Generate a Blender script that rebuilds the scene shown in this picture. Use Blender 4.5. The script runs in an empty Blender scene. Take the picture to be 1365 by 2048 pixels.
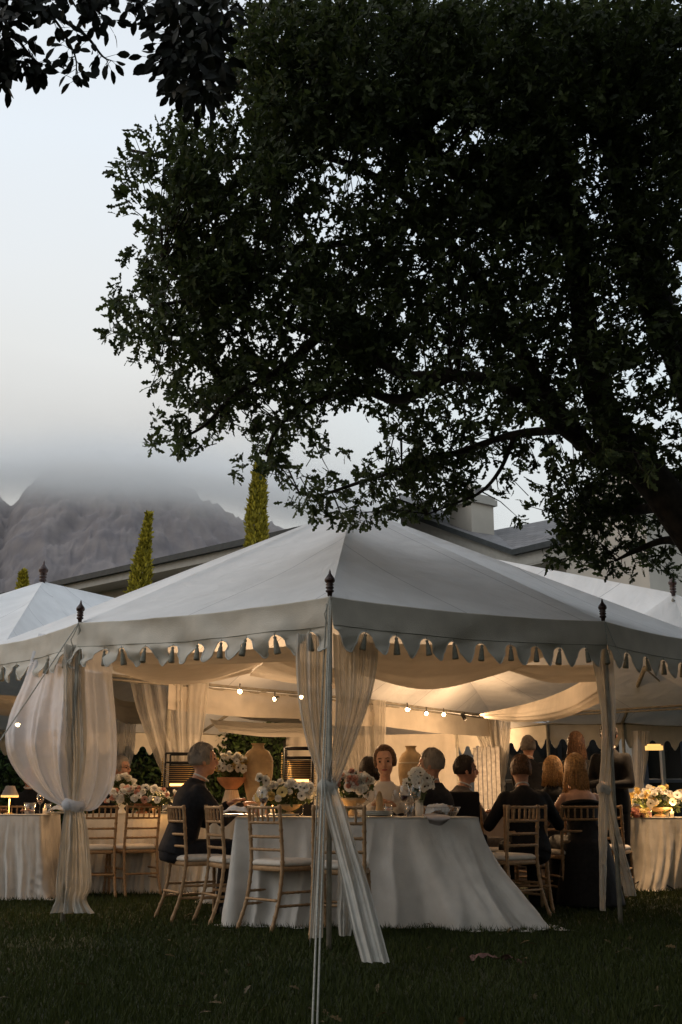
import bpy, math, random
import numpy as np
from mathutils import Vector, Matrix, noise
random.seed(7); rng = np.random.default_rng(7)
S = bpy.context.scene
C = S.collection
R = math.radians; PI = math.pi

# ---------------------------------------------------------------- camera, sky, sun, exposure
F = 2276.0; HC = 0.87; TH = math.atan((1610 - 1024) / F)
cam_d = bpy.data.cameras.new('camera'); cam = bpy.data.objects.new('camera', cam_d); C.objects.link(cam)
cam_d.sensor_fit = 'VERTICAL'; cam_d.sensor_height = 36; cam_d.sensor_width = 24
cam_d.lens = F / 2048 * 36; cam_d.clip_end = 9000; cam_d.clip_start = .1
cam.location = (0, 0, HC); cam.rotation_euler = (PI / 2 + TH, 0, 0)
S.camera = cam
S.view_settings.view_transform = 'Standard'; S.view_settings.look = 'None'
S.view_settings.exposure = .28; S.view_settings.gamma = 1; S.view_settings.use_curve_mapping = False
S.render.engine = 'CYCLES'
cy = S.cycles
cy.max_bounces = 9; cy.diffuse_bounces = 4; cy.glossy_bounces = 3; cy.transmission_bounces = 6
cy.transparent_max_bounces = 14; cy.volume_bounces = 8; cy.sample_clamp_indirect = 4
cy.use_denoising = True; cy.caustics_reflective = False; cy.caustics_refractive = False

W = bpy.data.worlds.new('World'); S.world = W; W.use_nodes = True
def nlink(nt, a, b): nt.links.new(a, b)
def ramp(nt, stops, interp='LINEAR'):
    r = nt.nodes.new('ShaderNodeValToRGB'); e = r.color_ramp.elements; r.color_ramp.interpolation = interp
    while len(e) > 1: e.remove(e[-1])
    e[0].position = stops[0][0]; e[0].color = (*stops[0][1], 1)
    for p, c in stops[1:]:
        k = e.new(p); k.color = (*c, 1)
    return r
def build_world():
    nt = W.node_tree; nt.nodes.clear()
    out = nt.nodes.new('ShaderNodeOutputWorld')
    bg = nt.nodes.new('ShaderNodeBackground'); sky = nt.nodes.new('ShaderNodeTexSky')
    sky.sky_type = 'NISHITA'; sky.sun_disc = False; sky.sun_elevation = R(3); sky.sun_rotation = R(-75)
    bg.inputs['Strength'].default_value = .05; nlink(nt, sky.outputs[0], bg.inputs['Color'])
    tc = nt.nodes.new('ShaderNodeTexCoord'); sep = nt.nodes.new('ShaderNodeSeparateXYZ')
    nlink(nt, tc.outputs['Generated'], sep.inputs[0])
    nz = nt.nodes.new('ShaderNodeTexNoise'); nz.inputs['Scale'].default_value = 3.0; nz.inputs['Detail'].default_value = 3
    mp = nt.nodes.new('ShaderNodeMapping'); mp.inputs['Scale'].default_value = (1, 1, 2.2)
    nlink(nt, tc.outputs['Generated'], mp.inputs[0]); nlink(nt, mp.outputs[0], nz.inputs['Vector'])
    ad = nt.nodes.new('ShaderNodeMath'); ad.operation = 'MULTIPLY_ADD'; ad.inputs[1].default_value = .09
    nlink(nt, nz.outputs['Fac'], ad.inputs[0]); 
    sb = nt.nodes.new('ShaderNodeMath'); sb.operation = 'SUBTRACT'; sb.inputs[1].default_value = .045
    nlink(nt, sep.outputs['Z'], sb.inputs[0]); nlink(nt, sb.outputs[0], ad.inputs[2])
    # overcast over the mountain: a dark low cloud bank, paler and bluer above
    r1 = ramp(nt, [(0, (.05, .055, .05)), (.02, (.25, .25, .26)), (.26, (.40, .39, .385)), (.32, (.485, .478, .475)), (.375, (.555, .56, .565)),
                   (.43, (.58, .60, .625)), (.52, (.585, .635, .70)), (.66, (.55, .59, .65)), (1, (.52, .56, .62))])
    r2 = ramp(nt, [(0, (.05, .055, .05)), (.02, (.36, .37, .39)), (.24, (.50, .52, .54)), (.34, (.54, .60, .65)), (.5, (.50, .57, .66)), (1, (.44, .49, .57))])
    nlink(nt, ad.outputs[0], r1.inputs[0]); nlink(nt, ad.outputs[0], r2.inputs[0])
    mr = nt.nodes.new('ShaderNodeMapRange'); mr.interpolation_type = 'SMOOTHSTEP'
    mr.inputs['From Min'].default_value = -.16; mr.inputs['From Max'].default_value = .16
    nlink(nt, sep.outputs['X'], mr.inputs['Value'])
    mx = nt.nodes.new('ShaderNodeMix'); mx.data_type = 'RGBA'
    nlink(nt, mr.outputs[0], mx.inputs['Factor']); nlink(nt, r1.outputs[0], mx.inputs[6]); nlink(nt, r2.outputs[0], mx.inputs[7])
    b2 = nt.nodes.new('ShaderNodeBackground'); b2.inputs['Strength'].default_value = 1.08
    wb = nt.nodes.new('ShaderNodeMix'); wb.data_type = 'RGBA'; wb.blend_type = 'MULTIPLY'; wb.inputs['Factor'].default_value = 1; wb.inputs[7].default_value = (1.015, 1.0, .97, 1)
    nlink(nt, mx.outputs[2], wb.inputs[6]); nlink(nt, wb.outputs[2], b2.inputs['Color'])
    a = nt.nodes.new('ShaderNodeAddShader'); nlink(nt, bg.outputs[0], a.inputs[0]); nlink(nt, b2.outputs[0], a.inputs[1])
    nlink(nt, a.outputs[0], out.inputs['Surface'])
build_world()
sd = bpy.data.lights.new('sun', 'SUN'); sun = bpy.data.objects.new('sun', sd); C.objects.link(sun)
sd.energy = .35; sd.angle = R(30); sd.color = (1, .97, .93)
sun.rotation_euler = Vector((.8, .15, -.62)).to_track_quat('-Z', 'Y').to_euler()

# ---------------------------------------------------------------- geometry helpers
def ray(px, py):
    u = (px - 682.5) / F; v = (1024 - py) / F
    return np.array([u, math.cos(TH) - v * math.sin(TH), math.sin(TH) + v * math.cos(TH)])
def Pz(px, py, z):
    d = ray(px, py); t = (z - HC) / d[2]; return np.array([d[0] * t, d[1] * t, z])
def Py(px, py, Y):
    d = ray(px, py); t = Y / d[1]; return np.array([d[0] * t, Y, HC + d[2] * t])
def nrm(v):
    v = np.asarray(v, float); return v / max(1e-9, np.linalg.norm(v))

class MB:
    def __init__(s): s.v = []; s.f = []; s.m = []; s.uv = None
    def n(s): return len(s.v)
    def add(s, vs, fs, mi=0):
        b = len(s.v); s.v += [tuple(map(float, p)) for p in vs]
        s.f += [tuple(i + b for i in f) for f in fs]; s.m += [mi] * len(fs)
    def grid(s, P, mi=0, closed=False):
        a, b = P.shape[:2]; fs = []
        for i in range(a - 1):
            for j in range(b if closed else b - 1):
                k = (j + 1) % b
                fs.append((i * b + j, i * b + k, (i + 1) * b + k, (i + 1) * b + j))
        s.add(P.reshape(-1, 3), fs, mi)
    def box(s, lo, hi, mi=0, M=None):
        x0, y0, z0 = lo; x1, y1, z1 = hi
        v = np.array([(x0,y0,z0),(x1,y0,z0),(x1,y1,z0),(x0,y1,z0),(x0,y0,z1),(x1,y0,z1),(x1,y1,z1),(x0,y1,z1)], float)
        if M is not None: v = v @ np.asarray(M)[:3, :3].T + np.asarray(M)[:3, 3]
        s.add(v, [(0,3,2,1),(4,5,6,7),(0,1,5,4),(1,2,6,5),(2,3,7,6),(3,0,4,7)], mi)
    def tube(s, pts, rad, seg=8, mi=0, cap=True, flat=1.0):
        pts = [np.asarray(p, float) for p in pts]; n = len(pts)
        if not hasattr(rad, '__len__'): rad = [rad] * n
        rings = []; t0 = nrm(pts[1] - pts[0])
        ref = np.array([0, 0, 1.]) if abs(t0[2]) < .9 else np.array([1., 0, 0])
        a = nrm(np.cross(t0, ref))
        for i in range(n):
            t = nrm(pts[min(i + 1, n - 1)] - pts[max(i - 1, 0)])
            a = nrm(a - t * np.dot(a, t)); b = np.cross(t, a)
            rings.append([pts[i] + (a * math.cos(q) + b * math.sin(q) * flat) * rad[i] for q in np.arange(seg) * 2 * PI / seg])
        s.grid(np.array(rings), mi, closed=True)
        if cap:
            b0 = len(s.v) - n * seg
            s.f.append(tuple(b0 + i for i in range(seg))[::-1]); s.m.append(mi)
            s.f.append(tuple(b0 + (n - 1) * seg + i for i in range(seg))); s.m.append(mi)
    def lathe(s, prof, c=(0, 0, 0), seg=16, mi=0, cap=True):
        P = np.array([[(c[0] + r * math.cos(q), c[1] + r * math.sin(q), c[2] + z) for q in np.arange(seg) * 2 * PI / seg] for r, z in prof])
        s.grid(P, mi, closed=True)
        if cap:
            b0 = len(s.v) - len(prof) * seg
            if prof[0][0] > 1e-4: s.f.append(tuple(b0 + i for i in range(seg))[::-1]); s.m.append(mi)
            if prof[-1][0] > 1e-4: s.f.append(tuple(b0 + (len(prof) - 1) * seg + i for i in range(seg))); s.m.append(mi)
    def ball(s, c, r, seg=12, rings=8, mi=0, M=None):
        r = np.array(r if hasattr(r, '__len__') else (r, r, r), float)
        P = np.array([[(math.sin(a) * math.cos(q), math.sin(a) * math.sin(q), math.cos(a)) for q in np.arange(seg) * 2 * PI / seg]
                      for a in np.linspace(1e-3, PI - 1e-3, rings + 1)]) * r
        if M is not None: P = P @ np.asarray(M)[:3, :3].T
        s.grid(P + np.asarray(c, float), mi, closed=True)
    def mesh(s, name, smooth=True):
        me = bpy.data.meshes.new(name); me.from_pydata(s.v, [], s.f); me.update()
        if smooth: me.polygons.foreach_set('use_smooth', [True] * len(me.polygons))
        me.polygons.foreach_set('material_index', s.m)
        return me

def ob(name, mb, mats, parent=None, smooth=True, **kw):
    me = mb.mesh(name, smooth) if isinstance(mb, MB) else mb
    if mats is not None and len(me.materials) == 0:
        for m in (mats if isinstance(mats, (list, tuple)) else [mats]): me.materials.append(m)
    o = bpy.data.objects.new(name, me); C.objects.link(o)
    if parent is not None: o.parent = parent
    for k, v in kw.items(): o[k] = v
    return o
def thing(name, label, cat, loc=(0, 0, 0), rz=0, group=None):
    o = bpy.data.objects.new(name, None); C.objects.link(o); o.location = tuple(float(q) for q in loc); o.rotation_euler = (0, 0, rz)
    o.empty_display_size = .1; o['label'] = label; o['category'] = cat
    if group: o['group'] = group
    return o
def tag(o, label, cat, group=None):
    o['label'] = label; o['category'] = cat
    if group: o['group'] = group
    return o
def dup(root, loc, rz, label, group=None, scale=None):
    r = root.copy(); C.objects.link(r); r.location = tuple(float(q) for q in loc); r.rotation_euler = (0, 0, rz); r['label'] = label
    if group: r['group'] = group
    if scale: r.scale = (scale,) * 3
    for ch in list(root.children):
        c = ch.copy(); C.objects.link(c); c.parent = r
        for g in list(ch.children):
            d = g.copy(); C.objects.link(d); d.parent = c
    return r
def cat_rom(P, n):
    P = np.asarray(P, float); k = len(P)
    if k == 1: return np.repeat(P, n, 0)
    t = np.linspace(0, k - 1 - 1e-9, n); i = t.astype(int); f = (t - i)
    f = f.reshape((-1,) + (1,) * (P.ndim - 1))
    p1 = P[i]; p2 = P[np.minimum(i + 1, k - 1)]
    p0 = np.where((i > 0).reshape(f.shape), P[np.maximum(i - 1, 0)], 2 * p1 - p2)
    p3 = np.where((i + 2 < k).reshape(f.shape), P[np.minimum(i + 2, k - 1)], 2 * p2 - p1)
    return .5 * (2 * p1 + (p2 - p0) * f + (2 * p0 - 5 * p1 + 4 * p2 - p3) * f * f + (3 * p1 - p0 - 3 * p2 + p3) * f ** 3)
def net(rows, nv, nu):
    A = np.array([[np.asarray(p, float) for p in r] for r in rows])
    A = cat_rom(A, nv)
    return cat_rom(A.transpose(1, 0, 2), nu).transpose(1, 0, 2)
def fold(G, amp, freq, seed=0, axis=(0, 1, 0), skew=0.0, power=1.0):
    """pleats running down a sheet; amp is a number or one value per row"""
    nv, nu = G.shape[:2]; G = G.copy(); ax = nrm(axis); rr = np.random.default_rng(seed)
    ph = rr.uniform(0, 6.28, 4); u = np.linspace(0, 1, nu); am = np.interp(np.linspace(0, 1, nv), np.linspace(0, 1, len(amp)), amp) if hasattr(amp, '__len__') else np.full(nv, amp)
    for i in range(nv):
        v = i / (nv - 1)
        uu = u + skew * v + .03 * np.sin(2 * PI * u * 2.3 + ph[0] + v * 1.4)
        w = np.sin(2 * PI * freq * uu + ph[1]) + .5 * np.sin(2 * PI * freq * 2.13 * uu + ph[2] + v * 1.8) + .35 * np.sin(2 * PI * freq * .47 * uu + ph[3] - v) + .28 * np.sin(2 * PI * freq * 3.7 * (uu + .02 * math.sin(v * 6)) + ph[0])
        G[i] += np.outer(w * am[i] * .7, ax)
    return G
def wrinkle(G, amp, scale, seed=0, axis=(0, 1, 0)):
    G = G.copy(); ax = nrm(axis)
    for i in range(G.shape[0]):
        for j in range(G.shape[1]):
            p = G[i, j]; G[i, j] = p + ax * amp * noise.fractal(Vector((p[0] * scale + seed * 7.1, p[1] * scale, p[2] * scale * 1.6)), .7, 2.1, 4)
    return G

# ---------------------------------------------------------------- materials
def mat(name, col, rough=.8, var=.12, nscale=8., bump=0., bscale=60., spec=.3, metal=0., emit=None, estr=0., translu=0., transp=0., sheen=0., col2=None, coat=0., weave=0.):
    m = bpy.data.materials.new(name); m.use_nodes = True; nt = m.node_tree; b = nt.nodes['Principled BSDF']; out = nt.nodes['Material Output']
    b.inputs['Roughness'].default_value = rough; b.inputs['Specular IOR Level'].default_value = spec; b.inputs['Metallic'].default_value = metal
    if sheen: b.inputs['Sheen Weight'].default_value = sheen
    if coat: b.inputs['Coat Weight'].default_value = coat
    tc = nt.nodes.new('ShaderNodeTexCoord'); nz = nt.nodes.new('ShaderNodeTexNoise')
    nz.inputs['Scale'].default_value = nscale; nz.inputs['Detail'].default_value = 4
    nlink(nt, tc.outputs['Object'], nz.inputs['Vector'])
    c2 = col2 or tuple(min(1, c * (1 - var * 2)) for c in col)
    c1 = col if col2 else tuple(min(1, c * (1 + var)) for c in col)
    r = ramp(nt, [(.3, c2), (.7, c1)]); nlink(nt, nz.outputs['Fac'], r.inputs[0]); colout = r.outputs[0]
    nlink(nt, colout, b.inputs['Base Color'])
    nrmout = None
    if bump:
        n2 = nt.nodes.new('ShaderNodeTexNoise'); n2.inputs['Scale'].default_value = bscale; n2.inputs['Detail'].default_value = 3
        nlink(nt, tc.outputs['Object'], n2.inputs['Vector'])
        bp = nt.nodes.new('ShaderNodeBump'); bp.inputs['Strength'].default_value = bump; bp.inputs['Distance'].default_value = .01
        nlink(nt, n2.outputs['Fac'], bp.inputs['Height']); nlink(nt, bp.outputs[0], b.inputs['Normal']); nrmout = bp.outputs[0]
    if emit:
        b.inputs['Emission Color'].default_value = (*emit, 1); b.inputs['Emission Strength'].default_value = estr
    sh = b.outputs[0]
    if translu:
        t = nt.nodes.new('ShaderNodeBsdfTranslucent'); nlink(nt, colout, t.inputs['Color'])
        if nrmout: nlink(nt, nrmout, t.inputs['Normal'])
        x = nt.nodes.new('ShaderNodeMixShader'); x.inputs[0].default_value = translu
        nlink(nt, sh, x.inputs[1]); nlink(nt, t.outputs[0], x.inputs[2]); sh = x.outputs[0]
    if transp:
        t = nt.nodes.new('ShaderNodeBsdfTransparent'); x = nt.nodes.new('ShaderNodeMixShader'); x.inputs[0].default_value = transp
        # sheer cloth: less see-through where the weave turns edge-on
        lw = nt.nodes.new('ShaderNodeLayerWeight'); lw.inputs[0].default_value = .25
        mm = nt.nodes.new('ShaderNodeMapRange'); mm.inputs['From Min'].default_value = 0; mm.inputs['From Max'].default_value = .8
        mm.inputs['To Min'].default_value = transp; mm.inputs['To Max'].default_value = transp * .25
        nlink(nt, lw.outputs['Facing'], mm.inputs['Value']); nlink(nt, mm.outputs[0], x.inputs[0])
        nlink(nt, sh, x.inputs[1]); nlink(nt, t.outputs[0], x.inputs[2]); sh = x.outputs[0]
    nlink(nt, sh, out.inputs['Surface'])
    return m
M = {}
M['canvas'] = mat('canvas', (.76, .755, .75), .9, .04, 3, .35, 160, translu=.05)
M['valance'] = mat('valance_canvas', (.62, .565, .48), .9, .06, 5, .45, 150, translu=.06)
M['trim'] = mat('trim', (.66, .65, .60), .8)
M['tassel'] = mat('tassel', (.26, .25, .20), .9, .15, 60, .6, 200)
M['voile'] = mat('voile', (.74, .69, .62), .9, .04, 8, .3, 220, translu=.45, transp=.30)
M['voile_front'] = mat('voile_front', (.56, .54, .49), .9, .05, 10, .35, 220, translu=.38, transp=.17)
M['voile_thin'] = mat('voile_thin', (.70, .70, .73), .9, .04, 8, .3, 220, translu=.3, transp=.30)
M['lining'] = mat('lining', (.74, .66, .56), .9, .04, 6, .3, 150, translu=.35)
M['linen'] = mat('linen', (.60, .565, .515), .9, .05, 9, .5, 260, sheen=.2)
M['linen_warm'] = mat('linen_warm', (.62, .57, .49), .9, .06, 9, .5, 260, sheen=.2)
M['pole'] = mat('pole', (.34, .31, .25), .6, .15, 14)
M['beam'] = mat('beam', (.30, .27, .22), .7, .15, 10)
M['finial'] = mat('finial', (.045, .014, .008), .4, .3, 30, spec=.4, coat=.2)
M['rope'] = mat('rope', (.40, .39, .34), .9, .15, 90, .5, 300)
M['chair'] = mat('chair_wood', (.40, .25, .13), .5, .22, 34, .25, 120, col2=(.24, .14, .065))
M['cushion'] = mat('cushion', (.62, .57, .50), .9, .05, 20, .4, 200)
M['suit'] = mat('suit', (.018, .018, .021), .85, .2, 30, .3, 200, spec=.2)
M['suit_grey'] = mat('suit_grey', (.10, .085, .075), .9, .2, 40, .3, 200, spec=.2)
M['suit_black'] = mat('suit_black', (.010, .010, .012), .85, .2, 30, .3, 200, spec=.2)
M['dress'] = mat('dress', (.010, .009, .009), .75, .3, 30, .3, 120, spec=.25)
M['shirt'] = mat('shirt', (.65, .64, .62), .8)
M['skin'] = mat('skin', (.46, .24, .155), .5, .10, 22, .2, 120, spec=.35)
M['skin_pale'] = mat('skin_pale', (.55, .31, .21), .5, .08, 22, .2, 120, spec=.35)
M['grey_hair'] = mat('grey_hair', (.25, .22, .19), .6, .12, 25, .4, 160)
M['dark_hair'] = mat('dark_hair', (.022, .014, .010), .5, .3, 60, .5, 160)
M['brown_hair'] = mat('brown_hair', (.13, .065, .032), .5, .35, 60, .5, 160)
M['blond_hair'] = mat('blond_hair', (.44, .25, .10), .45, .3, 60, .5, 160)
M['lips'] = mat('lips', (.38, .12, .10), .4)
M['eye'] = mat('eye', (.02, .015, .012), .15, spec=.6)
M['terracotta'] = mat('terracotta', (.48, .20, .085), .8, .18, 9, .4, 50)
M['urn'] = mat('urn_clay', (.52, .36, .19), .8, .2, 8, .5, 40)
M['plaster'] = mat('pale_plaster', (.62, .52, .38), .8, .1, 12)
M['petal'] = mat('petal', (.82, .80, .74), .6, .05, 20, translu=.3)
M['petal_pink'] = mat('petal_pink', (.66, .36, .27), .6, .12, 20, translu=.3)
M['petal_yellow'] = mat('petal_yellow', (.72, .55, .22), .6, .12, 20, translu=.3)
M['centre'] = mat('flower_centre', (.08, .05, .02), .8)
M['stemgreen'] = mat('stem_green', (.07, .10, .03), .7)
M['ceramic'] = mat('ceramic', (.70, .67, .60), .3, .03, spec=.5)
M['steel'] = mat('steel', (.45, .43, .40), .3, .1, metal=.9)
M['brass'] = mat('brass', (.55, .38, .15), .3, .1, metal=.9)
M['black'] = mat('black_metal', (.012, .012, .012), .5)
M['black_cloth'] = mat('black_cloth', (.012, .011, .012), .8)
M['wax'] = mat('wax', (.72, .66, .52), .5, translu=.2)
M['bread'] = mat('bread', (.42, .22, .09), .8, .2, 30, .5, 60)
M['bark'] = mat('bark', (.035, .027, .019), .95, .35, 12, .9, 30)
M['rock'] = None
M['render_wall'] = mat('render_wall', (.46, .42, .36), .9, .06, 1.5, .2, 20)
M['render_trim'] = mat('render_trim', (.40, .38, .34), .8, .05)
M['gutter'] = mat('gutter', (.05, .055, .055), .6)
M['bluewin'] = mat('blue_frame', (.05, .075, .12), .5)
M['darkglass'] = mat('dark_glass', (.008, .009, .010), .12, spec=.6)
M['sofa'] = mat('sofa_fabric', (.30, .26, .24), .9, .1, 12)
M['plank'] = mat('plank', (.36, .33, .30), .8, .2, 20, .3, 60)
def emis(name, col, s):
    return mat(name, col, emit=col, estr=s)
M['lamp_on'] = emis('lamp_on', (1, .72, .38), 30)
M['shade_on'] = mat('shade_on', (.8, .55, .25), .8, emit=(1, .55, .16), estr=.9)
M['flame'] = emis('flame', (1, .45, .12), 12)
M['glow'] = emis('heater_glow', (1, .42, .10), 5)
def glass_mat(name, col=(1, 1, 1)):
    m = bpy.data.materials.new(name); m.use_nodes = True; nt = m.node_tree; nt.nodes.clear()
    o = nt.nodes.new('ShaderNodeOutputMaterial'); g = nt.nodes.new('ShaderNodeBsdfGlossy'); g.inputs['Roughness'].default_value = .06
    t = nt.nodes.new('ShaderNodeBsdfTransparent'); t.inputs[0].default_value = (*[c * .93 for c in col], 1)
    fr = nt.nodes.new('ShaderNodeLayerWeight'); fr.inputs[0].default_value = .35
    mr = nt.nodes.new('ShaderNodeMapRange'); mr.inputs['To Min'].default_value = .06; mr.inputs['To Max'].default_value = .75
    x = nt.nodes.new('ShaderNodeMixShader'); nlink(nt, fr.outputs['Facing'], mr.inputs['Value']); nlink(nt, mr.outputs[0], x.inputs[0])
    nlink(nt, t.outputs[0], x.inputs[1]); nlink(nt, g.outputs[0], x.inputs[2]); nlink(nt, x.outputs[0], o.inputs[0])
    return m
M['glass'] = glass_mat('glass'); M['green_glass'] = glass_mat('green_glass', (.12, .2, .08))
M['wine'] = mat('red_wine', (.04, .004, .006), .2, spec=.5)

def leaf_mat(name, dark, light, trans=.25, rough=.6):
    m = bpy.data.materials.new(name); m.use_nodes = True; nt = m.node_tree; b = nt.nodes['Principled BSDF']; out = nt.nodes['Material Output']
    at = nt.nodes.new('ShaderNodeAttribute'); at.attribute_name = 'rnd'
    r = ramp(nt, [(0, dark), (1, light)]); nlink(nt, at.outputs['Fac'], r.inputs[0])
    nlink(nt, r.outputs[0], b.inputs['Base Color']); b.inputs['Roughness'].default_value = rough; b.inputs['Specular IOR Level'].default_value = .25
    t = nt.nodes.new('ShaderNodeBsdfTranslucent'); nlink(nt, r.outputs[0], t.inputs['Color'])
    x = nt.nodes.new('ShaderNodeMixShader'); x.inputs[0].default_value = trans
    nlink(nt, b.outputs[0], x.inputs[1]); nlink(nt, t.outputs[0], x.inputs[2]); nlink(nt, x.outputs[0], out.inputs['Surface'])
    return m
M['oak'] = leaf_mat('oak_leaf', (.026, .036, .012), (.085, .11, .032), .35)
M['oval'] = leaf_mat('oval_leaf', (.012, .014, .009), (.022, .026, .014), .1)
M['cypress'] = leaf_mat('cypress_leaf', (.17, .15, .015), (.56, .46, .05), .3)
M['hedge'] = leaf_mat('hedge_leaf', (.02, .035, .010), (.06, .10, .025), .2)
M['grass'] = leaf_mat('grass_blade', (.014, .022, .004), (.042, .054, .010), .2, .8)
M['posy'] = leaf_mat('posy_leaf', (.04, .06, .02), (.12, .15, .05), .2)

def leaf_cloud(name, P, D, N, size, outline, material, parent=None, fold_=.25, **kw):
    """many small leaves in one mesh: P base points, D leaf directions, N leaf normals, outline = half outline (t, w)"""
    P = np.asarray(P, float); D = np.asarray(D, float); N = np.asarray(N, float); n = len(P)
    D /= np.linalg.norm(D, axis=1, keepdims=True) + 1e-9
    Sd = np.cross(D, N); Sd /= np.linalg.norm(Sd, axis=1, keepdims=True) + 1e-9; U = np.cross(Sd, D)
    size = np.broadcast_to(np.asarray(size, float), (n,))[:, None]
    k = len(outline); mid = [outline[0]] + [(t, 0) for t, w in outline[1:-1]] + [outline[-1]]
    vs = []; nloc = []
    # spine: base, mid, tip ; left & right rims
    cols = []
    for t, w in outline:
        for sgn in (1, -1):
            cols.append(P + D * (t * size) + Sd * (sgn * w * size) + U * (abs(w) * fold_ * size) - U * (t * t * .25 * size))
    spine = [P + D * (t * size) - U * (t * t * .25 * size) for t in (0, .5, 1)]
    V = np.stack(spine + cols, 1)                                  # n x (3+2k) x 3
    m = V.shape[1]; F_ = []
    for s_ in (0, 1):
        for i in range(k - 1):
            a = 3 + 2 * i + s_; b = 3 + 2 * (i + 1) + s_
            hub = 0 if outline[i][0] < .2 and i == 0 else 1
            F_.append((1, a, b) if s_ == 0 else (1, b, a))
        F_.append((1, 0, 3 + s_) if s_ == 0 else (1, 3 + s_, 0))
        F_.append((1, 3 + 2 * (k - 1) + s_, 2) if s_ == 0 else (1, 2, 3 + 2 * (k - 1) + s_))
    F_ = np.array(F_); T = (F_[None] + (np.arange(n) * m)[:, None, None]).reshape(-1, 3)
    me = bpy.data.meshes.new(name); me.vertices.add(n * m); me.vertices.foreach_set('co', V.reshape(-1))
    me.loops.add(T.size); me.loops.foreach_set('vertex_index', T.reshape(-1).astype(np.int32))
    me.polygons.add(len(T)); me.polygons.foreach_set('loop_start', np.arange(0, T.size, 3, dtype=np.int32))
    me.update(calc_edges=True)
    at = me.attributes.new('rnd', 'FLOAT', 'POINT'); at.data.foreach_set('value', np.repeat(rng.random(n) ** 1.5, m).astype(np.float32))
    me.materials.append(material)
    o = bpy.data.objects.new(name, me); C.objects.link(o)
    if parent is not None: o.parent = parent
    for a, b in kw.items(): o[a] = b
    return o
OAK = [(.22, .13), (.36, .09), (.54, .27), (.64, .12), (.82, .19)]
OVAL = [(.1, .05), (.3, .19), (.6, .23), (.85, .14)]
SPIKE = [(.2, .12), (.6, .10)]
def rand_dir(n):
    v = rng.normal(size=(n, 3)); return v / np.linalg.norm(v, axis=1, keepdims=True)
#@@STRUCTURE
# ---------------------------------------------------------------- ground
gm = mat('lawn_soil', (.040, .040, .016), .95, .3, 1.3, .8, 40, col2=(.010, .018, .005))
mb = MB(); X = np.concatenate([[-4000, -600, -80, -20], np.linspace(-9, 9, 60), [20, 80, 600, 4000]]); Y = np.concatenate([[-600, -20, 0], np.linspace(3, 30, 80), [60, 200, 800, 2500, 6000]])
G = np.zeros((len(Y), len(X), 3))
for i, y in enumerate(Y):
    for j, x in enumerate(X):
        G[i, j] = (x, y, -.006 + .012 * noise.noise(Vector((x * .8, y * .8, 0))) if 3 < y < 30 and abs(x) < 9 else -.02)
mb.grid(G[:, ::-1]); ob('lawn', mb, gm, kind='structure')
# blades
def blades():
    n = 150000
    y = 4.6 + 8.0 * rng.random(n) ** 1.25; x = (rng.random(n) * 2 - 1) * (.36 * y + .35)
    clump = np.array([noise.noise(Vector((a * 1.1, b * 1.1, 3))) for a, b in zip(x[::10], y[::10])]).repeat(10)[:n]
    h = (.028 + .022 * rng.random(n)) * (1 + 1.1 * clump); w = .0022 + .0016 * rng.random(n) + .0004 * (y - 4.6)
    a = rng.random(n) * 2 * PI; l = rng.normal(0, .4, (n, 2)) * h[:, None]
    z0 = np.full(n, -.008)
    dx = np.cos(a) * w; dy = np.sin(a) * w
    V = np.stack([np.c_[x - dx, y - dy, z0], np.c_[x + dx, y + dy, z0], np.c_[x + l[:, 0] + 0 * dx, y + l[:, 1], z0 + h]], 1)
    T = np.arange(n * 3, dtype=np.int32)
    me = bpy.data.meshes.new('grass'); me.vertices.add(n * 3); me.vertices.foreach_set('co', V.reshape(-1))
    me.loops.add(n * 3); me.loops.foreach_set('vertex_index', T); me.polygons.add(n); me.polygons.foreach_set('loop_start', T[::3].copy()); me.update(calc_edges=True)
    at = me.attributes.new('rnd', 'FLOAT', 'POINT'); at.data.foreach_set('value', np.clip(rng.random(n) * .6 + .15 + clump * 1.0, 0, 1).repeat(3).astype(np.float32))
    me.materials.append(M['grass']); o = bpy.data.objects.new('grass', me); C.objects.link(o)
    o['kind'] = 'stuff'; o['label'] = 'short dark green lawn grass in front of the marquee'; o['category'] = 'grass'
blades()

# ---------------------------------------------------------------- mountain and the cloud on it
def mountain():
    prof = [(-900, 960), (-500, 900), (-200, 930), (0, 985), (22, 1012), (60, 965), (120, 925), (200, 905), (290, 915), (360, 960), (430, 1010), (500, 1040), (600, 1060), (900, 1110), (1400, 1150), (2300, 1190)]
    px = [p[0] for p in prof]; nx, ny = 420, 110; G = np.zeros((ny, nx, 3))
    xs = np.concatenate([np.linspace(-900, -120, 40, endpoint=False), np.linspace(-120, 760, 320, endpoint=False), np.linspace(760, 2300, 60)])
    for j, x in enumerate(xs):
        top = Py(x, np.interp(x, px, [p[1] for p in prof]), 1900)
        for i in range(ny):
            t = i / (ny - 1); yy = 1150 + 750 * t; w = top[0]; h = top[2] * (t ** 1.1)
            r = noise.ridged_multi_fractal(Vector((w * .010 + 3 + .6 * noise.noise(Vector((w * .01, yy * .01, 3))), yy * .0028, 1.7)), .85, 2.2, 7, 1.0, 2.0)
            h += (r - 1.2) * 30 * (t * (1 - t) * 4) ** .5 * (.4 + .6 * t) + 14 * noise.fractal(Vector((w * .03, yy * .03, 0)), .8, 2, 4) * t
            G[i, j] = (w * (.7 + .3 * t), yy, max(-5, h - 3))
    mb = MB(); mb.grid(G[:, :])
    back = G[-1].copy(); b2 = back.copy(); b2[:, 1] += 900; b2[:, 2] = -10
    mb.grid(np.array([back, b2]))
    m = mat('mountain_rock', (.24, .21, .20), .95, .1, .03, 0, col2=(.15, .135, .14))
    ob('mountain', mb, m, kind='structure')
mountain()
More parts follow.
